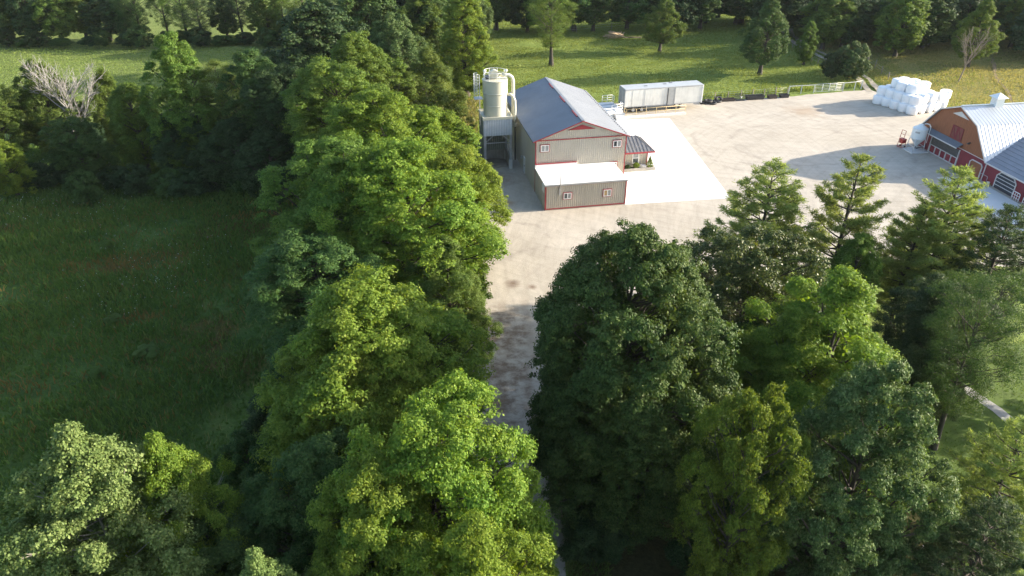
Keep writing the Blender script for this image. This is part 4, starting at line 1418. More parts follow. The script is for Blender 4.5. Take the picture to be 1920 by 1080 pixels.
# log pile out in the pasture
lp = thing("log_pile", "heap of pale cut branches and logs lying in the sunny pasture", "log pile", (*G(1152, 70), -0.1))
rg = np.random.default_rng(5)
for k in range(34):
    a = rg.uniform(-0.5, 0.5) + (0.9 if k % 3 == 0 else 0)
    c = np.array((rg.normal(0, 0.8), rg.normal(0, 0.7), 0.2 + 1.2 * rg.random() * math.exp(-0.5 * rg.random())))
    c[2] *= max(0.15, 1 - abs(c[0]) / 2.6)
    d = np.array((math.cos(a), math.sin(a), rg.normal(0, 0.22))) * rg.uniform(0.7, 1.6)
    MB().tube([c - d, c + d * 0.2, c + d], [0.13, 0.11, 0.07], 6).build("log", M['timber'], lp)
MB().prism([(1.8, -0.3), (5.5, -0.5), (5.8, 0.4), (2.0, 0.5)], 'z', 0.05, 0.14).build("wood_chips", M['soil_path'], lp)

# ---------------------------------------------------------------- trees: prototypes
def tube_np(paths, n=6):
    """many tapered tubes as arrays; paths = list of (pts, radii)"""
    V, F, o = [], [], 0
    ang = np.arange(n) * 2 * math.pi / n
    for pts, rad in paths:
        pts = np.asarray(pts, float)
        rad = np.asarray(rad, float)
        d = np.gradient(pts, axis=0)
        d /= np.linalg.norm(d, axis=1, keepdims=True) + 1e-9
        ref = np.array((0.0, 0, 1)) if abs(d[0][2]) < 0.9 else np.array((1.0, 0, 0))
        a = np.cross(d, ref)
        a /= np.linalg.norm(a, axis=1, keepdims=True) + 1e-9
        b = np.cross(d, a)
        v = pts[:, None] + rad[:, None, None] * (a[:, None] * np.cos(ang)[None, :, None] + b[:, None] * np.sin(ang)[None, :, None])
        m = len(pts)
        V.append(v.reshape(-1, 3))
        i, k = np.meshgrid(np.arange(m - 1), np.arange(n), indexing='ij')
        k2 = (k + 1) % n
        F.append(np.stack([i * n + k, i * n + k2, (i + 1) * n + k2, (i + 1) * n + k], -1).reshape(-1, 4) + o)
        o += m * n
    return np.concatenate(V), np.concatenate(F)


PROFILES = {
    'dome': lambda t: np.sin(np.pi * np.clip(0.16 + 0.84 * t, 0, 1) ** 0.95) ** 0.62,
    'round': lambda t: np.sqrt(np.clip(1 - (2 * t - 1) ** 2, 0, 1)) ** 0.8,
    'egg': lambda t: np.sin(np.pi * np.clip(0.2 + 0.8 * t, 0, 1) ** 0.8) ** 0.8,
    'tall': lambda t: np.clip(np.sin(np.pi * np.clip(0.12 + 0.86 * t, 0, 1)), 0, 1) ** 0.5,
    'cone': lambda t: np.clip(1.02 - t, 0, 1) ** 0.8 * np.clip(0.4 + t * 5, 0, 1),
    'broad': lambda t: np.where(t > 0.35, np.sqrt(np.clip(1 - np.clip((t - 0.35) / 0.65, 0, 1) ** 2.3, 0, 1)), 0.72 + 0.28 * np.sin(np.pi / 2 * np.clip(t / 0.35, 0, 1))),
    'low': lambda t: np.sin(np.pi * np.clip(0.3 + 0.7 * t, 0, 1) ** 0.85) ** 0.6,
    'vase': lambda t: np.clip(0.35 + 0.9 * t, 0, 1) * np.sqrt(np.clip(1 - t ** 4, 0, 1)) + 0.02,
}


def broadleaf(seed, H=14.0, R=5.0, base=0.2, prof='dome', nl=64, lobe=(1.0, 1.75), cpl=24, lpc=42, leafsz=0.21, clump=0.5,
              droop=0.15, spread=0.9, core=26, trunk_r=0.28, fill=(0.6, 0.95), aspect=0.62, sub=True):
    rg = np.random.default_rng(seed)
    pf = PROFILES[prof]
    zb = H * base
    tt = np.linspace(0, 1, 200)
    wgt = pf(tt) + 0.12
    cdf = np.cumsum(wgt)
    cdf /= cdf[-1]
    t = np.interp((np.arange(nl) + rg.uniform(0.1, 0.9, nl)) / nl, cdf, tt)
    az = np.arange(nl) * 2.39996 + rg.normal(0, 0.25, nl)
    ph = rg.random(4) * 6.28
    env = R * pf(t) * (1 + 0.16 * np.sin(2 * az + ph[0]) + 0.1 * np.sin(3 * az + ph[1] + 4 * t) + 0.07 * np.sin(9 * t + ph[2]))
    rl = rg.uniform(lobe[0], lobe[1], nl) * (0.72 + 0.28 * pf(t))
    rr = np.maximum(env * rg.uniform(fill[0], fill[1], nl) - rl * 0.55, 0)
    rr[::5] *= rg.uniform(0.25, 0.65, len(rr[::5]))
    lc = np.stack([np.cos(az) * rr, np.sin(az) * rr, zb + rl * 0.4 + (H - zb - rl * 1.1) * t], 1)
    # clumps on the outer side of every lobe
    out = lc.copy()
    out[:, 2] -= H * 0.45
    out /= np.linalg.norm(out, axis=1, keepdims=True) + 1e-9
    n = nl * cpl
    d = rnd_dirs(n, rg) + np.repeat(out, cpl, 0) * 0.75 + np.array((0, 0, 0.3))
    d /= np.linalg.norm(d, axis=1, keepdims=True) + 1e-9
    rlc = np.repeat(rl, cpl)[:, None]
    zs = np.repeat(rg.uniform(0.85, 1.4, nl), cpl)
    cc = np.repeat(lc, cpl, 0) + d * rlc * rg.uniform(0.55, 1.08, (n, 1)) * np.stack([np.ones(n), np.ones(n), zs], 1)
    cs = clump * rg.uniform(0.6, 1.35, n)
    # leaves
    m = n * lpc
    e = rnd_dirs(m, rg)
    e[:, 2] = np.abs(e[:, 2]) * 0.7 + e[:, 2] * 0.3
    rad = np.repeat(cs, lpc)[:, None] * rg.random((m, 1)) ** 0.45
    pos = np.repeat(cc, lpc, 0) + e * rad * np.array((1, 1, 0.85))
    pos[:, 2] -= droop * (rad[:, 0] ** 2)
    nrm = e * 0.8 + np.array((0, 0, 0.35)) + np.repeat(d, lpc, 0) * 0.45 + rnd_dirs(m, rg) * spread * 0.85
    ax = e + np.array((0, 0, -0.35)) + rnd_dirs(m, rg) * 0.5
    ln = leafsz * rg.uniform(0.65, 1.35, m)
    v, f = leaf_quads(pos, nrm, ax, ln, ln * aspect)
    if core:
        k = nl * core
        cp = np.repeat(lc, core, 0) * np.concatenate([rg.uniform(0.55, 1.0, (k, 1)).repeat(2, 1), np.ones((k, 1))], 1) + rnd_dirs(k, rg) * np.repeat(rl, core)[:, None] * rg.uniform(0.1, 0.75, (k, 1))
        kk = rg.uniform(0.16, 0.32, k)
        v2, f2 = leaf_quads(cp, rnd_dirs(k, rg), rnd_dirs(k, rg), kk, kk * 0.8)
        f = np.concatenate([f, f2 + len(v)])
        v = np.concatenate([v, v2])
    # trunk and limbs
    top = np.array((rg.normal(0, R * 0.08), rg.normal(0, R * 0.08), H * 0.8))
    s = np.linspace(0, 1, 9)
    tp = top[None] * s[:, None] + np.stack([np.sin(s * 5 + ph[3]), np.cos(s * 4 + ph[0]), np.zeros(9)], 1) * 0.12 * s[:, None]
    tp[0, 2] = -0.3
    tr = trunk_r * (1.25 * (1 - s) ** 1.1 + 0.12)
    tr[0] *= 1.35
    paths = [(tp, tr)]
    for i in range(nl):
        if rg.random() < 0.75:
            z = max(zb * 0.75, lc[i, 2] - rr[i] * rg.uniform(0.45, 0.9) - 0.3)
            z = min(z, H * 0.76)
            f0 = z / top[2]
            p0 = top * f0
            p0[2] = z
            p3 = lc[i] + out[i] * rl[i] * 0.45
            mid1 = p0 + (p3 - p0) * 0.4 + np.array((0, 0, -0.06 * rr[i])) + rg.normal(0, 0.12, 3)
            mid2 = p0 + (p3 - p0) * 0.72 + rg.normal(0, 0.15, 3)
            r0 = trunk_r * (0.14 + 0.2 * rr[i] / R)
            paths.append(([p0, mid1, mid2, p3], [r0, r0 * 0.7, r0 * 0.42, 0.02]))
            if sub:
                for _ in range(2):
                    q = rg.integers(0, cpl)
                    paths.append(([mid2, (mid2 + cc[i * cpl + q]) / 2 + rg.normal(0, 0.06, 3), cc[i * cpl + q]], [r0 * 0.35, r0 * 0.22, 0.012]))
    tv, tf = tube_np(paths, 6)
    k = R / np.percentile(np.hypot(v[:, 0], v[:, 1]), 98.5)
    kz = H / np.percentile(v[:, 2], 99.8)
    for q in (v, tv):
        q[:, :2] *= k
        q[:, 2] *= kz
    return (tv, tf), (v, f)


def pine(seed, H=14.0, R=3.6, base=0.12, whorls=17, per=6, tufts=24, needles=27, nlen=0.3, lean=0.0):
    rg = np.random.default_rng(seed)
    paths = [(np.array([(0, 0, -0.3), (0.03, 0.02, H * 0.35), (-0.03, 0.04, H * 0.7), (0.02, 0, H)]), [0.26, 0.19, 0.1, 0.02])]
    tp, td = [], []
    for w in range(whorls):
        f = w / (whorls - 1)
        z0 = H * (base + (0.985 - base) * f ** 0.9)
        k = per if f < 0.85 else 4
        a0 = rg.random() * 6.28
        for b in range(k):
            a = a0 + 6.283 * b / k + rg.normal(0, 0.22)
            ln = R * (0.14 + 0.98 * (1 - f) ** 0.75 * min(1, 0.62 + 1.6 * f)) * rg.uniform(0.6, 1.15)
            u = np.array((math.cos(a), math.sin(a), 0))
            up = 0.1 + 0.5 * f
            s = np.linspace(0, 1, 6)
            pts = np.array((0, 0, z0))[None] + u[None] * (s * ln)[:, None]
            pts[:, 2] += ln * (up * s * 0.45 + 0.34 * s ** 2.4)
            paths.append((pts, np.linspace(0.055, 0.012, 6) * (0.5 + ln / R)))
            nt = max(6, int(tufts * ln / R * 1.15))
            sd = np.array((-u[1], u[0], 0))
            for q in range(nt):
                s1 = rg.uniform(0.22, 1.0) ** 0.85
                p = np.array([np.interp(s1, s, pts[:, c]) for c in range(3)])
                lat = rg.normal(0, 1) * 0.24 * ln * (1.12 - s1) + rg.normal(0, 0.05)
                end = p + sd * lat + u * abs(lat) * 0.55 + np.array((0, 0, 0.06 * ln * rg.uniform(0.1, 1.0)))
                if abs(lat) > 0.15:
                    paths.append(([p, (p + end) / 2, end], [0.014, 0.01, 0.006]))
                nn = 1 + int(abs(lat) > 0.35)
                for j in range(nn):
                    tp.append(p + (end - p) * (1 - 0.45 * j))
                    dd = sd * np.sign(lat) * 0.6 + u * 0.8 + np.array((0, 0, 0.5))
                    td.append(dd / np.linalg.norm(dd))
    tp.append(np.array((0, 0, H)))
    td.append(np.array((0, 0, 1.0)))
    tp, td = np.array(tp), np.array(td)
    m = len(tp) * needles
    e = rnd_dirs(m, rg)
    D = np.repeat(td, needles, 0)
    ax = e * 0.85 + D * 0.75
    ax /= np.linalg.norm(ax, axis=1, keepdims=True) + 1e-9
    ln = nlen * rg.uniform(0.6, 1.2, m)
    pos = np.repeat(tp, needles, 0) + rg.normal(0, 0.1, (m, 3)) * np.array((1, 1, 0.45)) + ax * (ln * 0.5)[:, None]
    v, f = leaf_quads(pos, rnd_dirs(m, rg) + np.array((0, 0, 0.8)), ax, ln, ln * 0.17)
    return tube_np(paths, 5), (v, f)


def dead(seed, H=9.0, spread=0.5, limbs=8, subs=9, twigs=7):
    """leafless tree: a short trunk that fans into ascending limbs, side branches and fine twigs"""
    rg = np.random.default_rng(seed)
    paths = []
    def grow(p, d, ln, r0, r1, n=6, up=0.1, wob=0.08):
        pts = [p]
        for i in range(n):
            d = d + rg.normal(0, wob, 3) + np.array((0, 0, up))
            d = d / np.linalg.norm(d)
            pts.append(pts[-1] + d * ln / n)
        paths.append((pts, np.linspace(r0, r1, n + 1)))
        return np.array(pts), d
    tr, _ = grow(np.array((0, 0, -0.1)), np.array((0.05, 0, 1.0)), H * 0.62, 0.019 * H, 0.008 * H, 7, 0.1, 0.05)
    for k in range(limbs):
        a = 6.283 * k / limbs * 2.4 + rg.normal(0, 0.3)
        f = rg.uniform(0.35, 1.0)
        p = np.array([np.interp(f, np.linspace(0, 1, len(tr)), tr[:, c]) for c in range(3)])
        e = spread * rg.uniform(0.6, 1.3)
        d = np.array((math.cos(a) * e, math.sin(a) * e, 0.75))
        lm, _ = grow(p, d / np.linalg.norm(d), (H - p[2]) * rg.uniform(0.75, 1.05), 0.008 * H, 0.0016 * H, 7, 0.06)
        for q in range(subs):
            i = rg.integers(2, len(lm))
            dd = lm[i] - lm[i - 1]
            dd = dd / np.linalg.norm(dd) + rnd_dirs(1, rg)[0] * 0.75
            dd[2] = abs(dd[2]) * 0.8 + 0.15
            sb, _ = grow(lm[i], dd / np.linalg.norm(dd), H * rg.uniform(0.12, 0.26), 0.0032 * H, 0.0011 * H, 5, 0.05)
            for w in range(twigs):
                i2 = rg.integers(1, len(sb))
                dd = sb[i2] - sb[i2 - 1]
                dd = dd / np.linalg.norm(dd) + rnd_dirs(1, rg)[0] * 0.7
                dd[2] = abs(dd[2])
                grow(sb[i2], dd / np.linalg.norm(dd), H * rg.uniform(0.04, 0.11), 0.0014 * H, 0.0008 * H, 3, 0.04)
    v, f = tube_np(paths, 4)
    v *= H / v[:, 2].max()
    v[:, 2] -= 0.1
    return v, f


PROTO = {}


def proto(key, kind, bark_m='bark', H=14.0, R=5.0, **kw):
    if kind == 'pine':
        (tv, tf), (v, f) = pine(H=H, R=R, **kw)
    else:
        (tv, tf), (v, f) = broadleaf(H=H, R=R, **kw)
    tm = np_mesh("trunk", tv, tf, M[bark_m])
    tm.polygons.foreach_set("use_smooth", [True] * len(tm.polygons))
    PROTO[key] = (tm, np_mesh("crown", v, f, None), H, R)


proto('bigmaple', 'b', H=15.5, R=6.2, seed=11, base=0.03, prof='broad', nl=330, lobe=(0.75, 1.3), cpl=26, lpc=63, leafsz=0.128, clump=0.34, core=44, fill=(0.8, 1.04))
proto('mapleA', 'b', seed=21, base=0.1, prof='broad', nl=125, lobe=(0.7, 1.35), cpl=28, lpc=60, leafsz=0.128, clump=0.36, core=44)
proto('mapleB', 'b', seed=22, base=0.1, prof='broad', nl=125, lobe=(0.65, 1.3), cpl=28, lpc=60, leafsz=0.128, clump=0.36, core=44)
proto('mapleC', 'b', seed=23, base=0.1, prof='round', nl=120, lobe=(0.7, 1.4), cpl=28, lpc=60, leafsz=0.124, clump=0.37, core=44)
proto('ash', 'b', seed=31, base=0.14, prof='egg', nl=110, lobe=(0.6, 1.2), cpl=28, lpc=63, leafsz=0.128, clump=0.36, aspect=0.42, droop=0.4, core=44)
proto('oak', 'b', seed=41, base=0.12, prof='round', nl=100, lobe=(0.65, 1.3), cpl=24, lpc=54, leafsz=0.160, clump=0.38, aspect=0.5, spread=1.1)
proto('silver', 'b', seed=51, base=0.06, prof='dome', nl=140, lobe=(0.6, 1.15), cpl=28, lpc=60, leafsz=0.128, clump=0.34, aspect=0.6, spread=1.1, fill=(0.74, 1.02), core=44)
proto('poplar', 'b', 'bark_pale', seed=61, base=0.14, prof='egg', nl=210, lobe=(0.5, 1.0), cpl=22, lpc=50, leafsz=0.120, clump=0.36, aspect=0.75, core=0, spread=1.2, trunk_r=0.17, fill=(0.35, 1.1))
proto('airy', 'b', seed=71, base=0.24, prof='vase', nl=56, lobe=(0.7, 1.4), cpl=26, lpc=45, leafsz=0.112, clump=0.5, aspect=0.4, core=0, spread=1.2)
proto('locust', 'b', seed=72, base=0.3, trunk_r=0.17, prof='vase', nl=72, lobe=(0.7, 1.4), cpl=24, lpc=51, leafsz=0.096, clump=0.5, aspect=0.4, core=0, spread=1.1)
proto('tall', 'b', seed=81, base=0.08, H=14, R=3.4, prof='tall', nl=100, lobe=(0.5, 1.05), cpl=26, lpc=57, leafsz=0.136, clump=0.34)
proto('lone', 'b', seed=91, base=0.17, H=14, R=5, prof='egg', nl=100, lobe=(0.6, 1.25), cpl=24, lpc=51, leafsz=0.152, clump=0.4)
proto('pineA', 'pine', seed=101, R=3.7)
proto('pineB', 'pine', seed=102, R=3.4, whorls=15, per=5, tufts=30)
proto('far', 'b', seed=111, base=0.13, prof='dome', nl=90, lobe=(0.7, 1.5), cpl=22, lpc=28, leafsz=0.28, clump=0.48)
proto('farB', 'b', seed=112, base=0.17, prof='tall', R=4.2, nl=84, lobe=(0.6, 1.35), cpl=22, lpc=28, leafsz=0.28, clump=0.48)
proto('bush', 'b', seed=121, H=4.0, R=2.4, base=0.02, prof='round', nl=40, lobe=(0.4, 0.75), cpl=22, lpc=36, leafsz=0.15, clump=0.28, trunk_r=0.09)

TREE_N = [0]


def tree(key, name, label, x, y, h, r, mat, group=None, rz=None, z=0.0, cat="tree"):
    TREE_N[0] += 1
    tm, cm, H, R = PROTO[key]
    t = thing(name, label, cat, (x, y, z), 0, group)
    t.rotation_euler = (0, 0, RNG.random() * 6.283 if rz is None else rz)
    t.scale = (r / R, r / R, h / H)
    a = bpy.data.objects.new("trunk", tm)
    COL.objects.link(a)
    a.parent = t
    if len(cm.materials) == 0:
        cm.materials.append(L['maple'])
    c = bpy.data.objects.new("crown", cm)
    COL.objects.link(c)
    c.parent = t
    c.material_slots[0].link = 'OBJECT'
    c.material_slots[0].material = L[mat]
    return t


def tree_px(key, name, label, u, v, h, r, mat, group=None, f=0.985, **kw):
    """a tree of height h whose top shows near pixel (u, v) of the photograph"""
    x, y = G(u, v, h * f)
    return tree(key, name, label, x, y, h, r, mat, group, **kw)


GB = "trees of the long belt between meadow and drive"
# long belt on the left of the drive, from the camera to the back
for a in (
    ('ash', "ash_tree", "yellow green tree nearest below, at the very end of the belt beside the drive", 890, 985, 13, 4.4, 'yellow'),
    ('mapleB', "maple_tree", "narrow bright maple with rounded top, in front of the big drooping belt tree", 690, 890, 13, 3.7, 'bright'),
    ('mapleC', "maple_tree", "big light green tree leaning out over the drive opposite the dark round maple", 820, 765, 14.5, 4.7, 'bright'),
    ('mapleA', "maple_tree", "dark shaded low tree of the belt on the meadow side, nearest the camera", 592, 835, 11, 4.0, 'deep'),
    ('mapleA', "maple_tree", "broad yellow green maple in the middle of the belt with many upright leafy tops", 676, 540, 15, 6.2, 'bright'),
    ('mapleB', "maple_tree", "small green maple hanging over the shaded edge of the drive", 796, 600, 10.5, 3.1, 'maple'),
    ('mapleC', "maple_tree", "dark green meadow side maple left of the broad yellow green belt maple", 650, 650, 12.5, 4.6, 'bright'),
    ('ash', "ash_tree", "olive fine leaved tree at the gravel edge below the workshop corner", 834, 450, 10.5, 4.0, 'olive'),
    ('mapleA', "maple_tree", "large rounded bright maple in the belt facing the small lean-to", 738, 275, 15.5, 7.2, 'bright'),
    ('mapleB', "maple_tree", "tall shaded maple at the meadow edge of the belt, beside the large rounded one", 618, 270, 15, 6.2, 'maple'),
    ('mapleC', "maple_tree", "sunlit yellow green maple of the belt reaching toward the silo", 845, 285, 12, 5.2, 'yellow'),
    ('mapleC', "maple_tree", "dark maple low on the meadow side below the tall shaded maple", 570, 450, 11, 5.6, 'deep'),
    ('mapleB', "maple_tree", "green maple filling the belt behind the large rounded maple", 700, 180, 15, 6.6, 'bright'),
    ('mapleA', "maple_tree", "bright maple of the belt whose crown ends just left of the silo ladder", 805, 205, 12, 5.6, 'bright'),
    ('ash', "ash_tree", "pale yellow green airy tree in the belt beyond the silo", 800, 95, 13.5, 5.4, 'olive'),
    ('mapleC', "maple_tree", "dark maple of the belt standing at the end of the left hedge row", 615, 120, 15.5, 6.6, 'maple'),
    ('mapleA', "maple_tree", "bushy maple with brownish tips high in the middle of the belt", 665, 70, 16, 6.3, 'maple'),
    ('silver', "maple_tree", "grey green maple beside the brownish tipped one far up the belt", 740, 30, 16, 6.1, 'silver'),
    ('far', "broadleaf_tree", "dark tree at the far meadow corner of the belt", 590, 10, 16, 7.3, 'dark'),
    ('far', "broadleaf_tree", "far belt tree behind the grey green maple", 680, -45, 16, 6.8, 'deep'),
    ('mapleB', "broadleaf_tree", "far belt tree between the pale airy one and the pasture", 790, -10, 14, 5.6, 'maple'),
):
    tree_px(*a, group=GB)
tree('tall', "maple_tree", "tall maple with a bare lower trunk standing at the pasture behind the silo", -7.2, 114.5, 15.2, 5.0, 'bright', GB)
tree('mapleC', "maple_tree", "low maple under the drive edge of the belt in the shade", -7.0, 38.5, 8.5, 3.2, 'maple', GB)
tree('mapleA', "maple_tree", "low shaded maple on the meadow edge of the belt, second from the camera", -11.0, 34.0, 9.5, 4.0, 'deep', GB)
tree('mapleB', "maple_tree", "low leafy tree leaning over the drive mouth at the lowest belt end", 0.2, 23.6, 6.5, 2.2, 'bright', GB)

for x, y, h, r, key, mat, lab in ((-13.5, 124, 14.5, 5.6, 'mapleA', 'deep', "dark meadow side maple far up the belt, nearest of the far ones"), (-14, 135, 15, 5.8, 'far', 'deep', "shaded far belt tree on the field side behind the nearest far maple"),
                               (-15, 147, 15, 6, 'far', 'dark', "dark far belt tree on the field side, last before the far hedge"), (-9, 131, 13.5, 5, 'ash', 'olive', "olive far belt tree on the pasture side, left of the tall bare trunked maple"),
                               (-8, 143, 13.5, 5, 'silver', 'silver', "grey green far belt tree on the pasture side, beyond the olive one"), (-9, 155, 14, 5.5, 'far', 'maple', "green far belt tree on the pasture side, farthest from the camera")):
    tree(key, "broadleaf_tree", lab, x, y, h, r, mat, GB)

# pale poplars in front on the meadow side
GP = "pale poplars near the camera"
for a in (
    ('poplar', "poplar_tree", "large pale green poplar with white limbs nearest the meadow corner", 128, 815, 14.5, 5.2, 'pale'),
    ('poplar', "poplar_tree", "narrower light green poplar between the big pale one and the belt", 290, 828, 12.5, 3.8, 'bright'),
    ('poplar', "poplar_tree", "small pale poplar top just showing at the lowest edge, left of the belt", 478, 1045, 12.0, 3.0, 'pale'),
):
    tree_px(*a, group=GP, rz=1.0)
tree_px('mapleC', "broadleaf_tree", "dark low tree in the shade between the poplars and the belt", 395, 975, 8.5, 3.6, 'deep', None)
tree_px('mapleA', "broadleaf_tree", "dark shaded tree behind the lower left poplar", 20, 960, 9.5, 3.6, 'maple', None)

# group of trees right of the drive
GR = "grove right of the drive"
for a in (
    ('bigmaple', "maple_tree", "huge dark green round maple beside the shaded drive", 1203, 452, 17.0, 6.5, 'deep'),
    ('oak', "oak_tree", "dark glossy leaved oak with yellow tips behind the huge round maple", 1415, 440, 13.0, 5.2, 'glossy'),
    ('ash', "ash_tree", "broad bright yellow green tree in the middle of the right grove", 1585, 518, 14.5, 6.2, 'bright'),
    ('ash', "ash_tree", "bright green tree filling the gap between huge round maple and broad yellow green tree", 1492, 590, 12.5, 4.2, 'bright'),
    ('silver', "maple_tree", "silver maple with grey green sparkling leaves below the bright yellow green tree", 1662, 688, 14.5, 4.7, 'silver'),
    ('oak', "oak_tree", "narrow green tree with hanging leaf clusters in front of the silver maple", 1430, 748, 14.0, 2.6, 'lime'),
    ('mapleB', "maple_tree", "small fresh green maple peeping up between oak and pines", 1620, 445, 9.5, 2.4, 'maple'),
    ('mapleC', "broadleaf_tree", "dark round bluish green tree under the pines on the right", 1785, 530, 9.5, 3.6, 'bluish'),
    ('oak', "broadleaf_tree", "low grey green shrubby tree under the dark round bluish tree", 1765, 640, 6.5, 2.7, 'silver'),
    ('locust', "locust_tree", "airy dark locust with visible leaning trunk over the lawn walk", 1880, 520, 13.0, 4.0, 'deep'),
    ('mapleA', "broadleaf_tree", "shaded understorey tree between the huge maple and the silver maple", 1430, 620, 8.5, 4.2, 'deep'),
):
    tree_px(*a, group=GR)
GN = "pines behind the grove"
for a in (
    ('pineA', "pine_tree", "pine with spreading open branches left of the other pines", 1452, 312, 13.0, 4.7, 'needle'),
    ('pineB', "pine_tree", "slender pine with ragged branches second from the left", 1615, 300, 14.0, 3.9, 'needle'),
    ('pineA', "pine_tree", "dense yellow green pine in front of the barn wing", 1805, 325, 13.5, 4.4, 'needle'),
    ('pineB', "pine_tree", "shorter ragged pine just left of the dense yellow green pine", 1735, 395, 10.5, 3.4, 'needle'),
    ('pineA', "pine_tree", "dark pine half cut off beside the barn apron", 1900, 395, 11.5, 4.0, 'needle_dark'),
    ('pineB', "pine_tree", "soft leaved conifer low over the lawn near the walk", 1928, 800, 9.5, 3.2, 'needle'),
    ('pineA', "pine_tree", "conifer low at the lawn corner in deep shade", 1880, 950, 8.0, 2.9, 'needle_dark'),
):
    tree_px(*a, group=GN)

tree('pineA', "pine_tree", "unseen pine added at the lawn edge to shade the lawn walk", 41.5, 38.5, 10.5, 3.4, 'needle', GN)  # out of view, added to cast shade on lawn and walk
tree('pineB', "pine_tree", "second unseen pine added farther out on the lawn beyond the walk", 43.0, 31.5, 10.0, 3.4, 'needle', GN)  # added next to it, likewise out of view

# hedge row across the left meadow
GH = "overgrown hedge row across the meadow"
for a in (
    ('silver', "broadleaf_tree", "grey green rounded tree left of the bare dead tree in the hedge row", 62, 115, 12.0, 4.9, 'olive'),
    ('mapleB', "maple_tree", "bright green pointed tree right of the bare dead tree in the hedge row", 236, 160, 10.5, 3.9, 'maple'),
    ('mapleA', "broadleaf_tree", "small tree peeping out behind the bare dead tree", 188, 132, 10.5, 2.6, 'maple'),
    ('tall', "broadleaf_tree", "tallest tree of the hedge row with stacked leafy top", 312, 66, 16.5, 4.1, 'maple'),
    ('airy', "broadleaf_tree", "thin airy tree with reddish top right of the tallest hedge tree", 405, 118, 13.0, 4.0, 'olive'),
    ('tall', "broadleaf_tree", "dark tree with lit tips near the belt end of the hedge row", 462, 98, 14.5, 4.6, 'deep'),
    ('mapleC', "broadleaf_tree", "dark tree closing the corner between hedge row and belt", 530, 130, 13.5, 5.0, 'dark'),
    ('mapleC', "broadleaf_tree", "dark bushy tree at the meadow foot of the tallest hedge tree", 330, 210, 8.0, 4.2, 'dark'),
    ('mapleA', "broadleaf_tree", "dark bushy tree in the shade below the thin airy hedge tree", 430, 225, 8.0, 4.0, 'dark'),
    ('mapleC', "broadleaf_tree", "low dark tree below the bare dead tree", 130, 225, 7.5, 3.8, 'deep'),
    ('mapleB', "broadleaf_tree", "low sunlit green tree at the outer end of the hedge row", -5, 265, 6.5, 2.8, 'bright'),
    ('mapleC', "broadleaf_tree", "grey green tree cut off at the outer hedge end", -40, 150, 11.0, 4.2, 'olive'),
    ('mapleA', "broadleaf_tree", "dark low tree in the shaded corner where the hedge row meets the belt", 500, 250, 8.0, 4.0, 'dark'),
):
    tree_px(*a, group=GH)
rgb = np.random.default_rng(17)
for k in range(11):
    u = 20 + k * 47 + rgb.uniform(-12, 12)
    tree_px('bush', "hedge_bush", "dark bush along the meadow foot of the hedge row", u, 312 + rgb.uniform(-12, 10), rgb.uniform(2.4, 3.8), rgb.uniform(2.0, 2.9), 'dark' if k % 3 else 'deep', "bushes along the meadow foot of the hedge row", cat="bush")
for k in range(13):
    y = 27 + k * 4.4 + rgb.uniform(-1, 1)
    tree('bush', "hedge_bush", "shaded bush along the meadow edge of the belt", -15.0 - rgb.uniform(0, 1.5), y, rgb.uniform(2.2, 4.6), rgb.uniform(1.7, 2.6), 'deep' if k % 2 else 'dark', "bushes along the meadow edge of the belt", cat="bush")
for k in range(9):
    y = 33 + k * 5.0 + rgb.uniform(-1, 1)
    tree('bush', "hedge_bush", "green bush under the belt along the drive edge", -5.4 - rgb.uniform(0, 1.2), y, rgb.uniform(2.2, 4.0), rgb.uniform(1.4, 2.0), 'maple', "bushes under the belt along the drive edge", cat="bush")


rgb = np.random.default_rng(23)
for k in range(20):  # bushes added to darken the sunlit patches of the grove floor
    x, y = 5.5 + (k % 5) * 3.6 + rgb.uniform(-1, 1), 21 + (k // 5) * 5.5 + rgb.uniform(-1.5, 1.5)
    tree('bush', "added_shade_bush", "added dark bush that keeps sun off the ground under the right grove", x, y, rgb.uniform(1.6, 3.4), rgb.uniform(1.6, 2.4), 'dark', "added shade bushes under the right grove", cat="bush")


def dead_tree(seed, label, x, y, H, mat, rz=0.0, **kw):
    t = thing("dead_tree", label, "dead tree", (x, y, 0), rz)
    v, f = dead(seed, H, **kw)
    o = bpy.data.objects.new("branches", np_mesh("branches", v, f, M[mat]))
    o.name = "trunk"
    COL.objects.link(o)
    o.parent = t
    return t


x, y = G(148, 303)
dead_tree(201, "bare whitish dead tree with a wide fan of twigs in the hedge row", x, y, 13.6, 'bark_dead', 0.6, spread=0.6, limbs=11, subs=11, twigs=8)
x, y = G(1797, 152)
dead_tree(202, "bare grey brown dead tree on the dry slope behind the barn", x, y, 9.6, 'bark_dead_dark', 0.0, spread=0.34, limbs=8, subs=8, twigs=6)

# lone trees on the pasture
tree('airy', "pasture_tree", "tall airy young tree with low twigs standing in the sunny pasture behind the workshop", 7.2, 135.0, 13.2, 4.9, 'olive')
tree('lone', "pasture_tree", "small rounded yellowish tree in the pasture beside the log pile", 28.9, 145.5, 10.3, 4.2, 'olive')
tree('lone', "pasture_tree", "big dark oval tree standing in the pasture behind the yard fence", 43.6, 128.6, 12.8, 5.1, 'deep')
tree('tall', "pasture_tree", "slim young tree beside the farm track at the pasture corner", 53.5, 135.0, 7.5, 2.0, 'maple')
tree('bush', "round_bush", "large round bush with grey green sunlit side by the farm track", 58.3, 126.0, 5.8, 3.3, 'silver', cat="bush")
tree('bush', "round_bush", "dark bush joined to the left side of the large round bush by the farm track", 55.2, 126.0, 4.2, 2.6, 'dark', cat="bush")

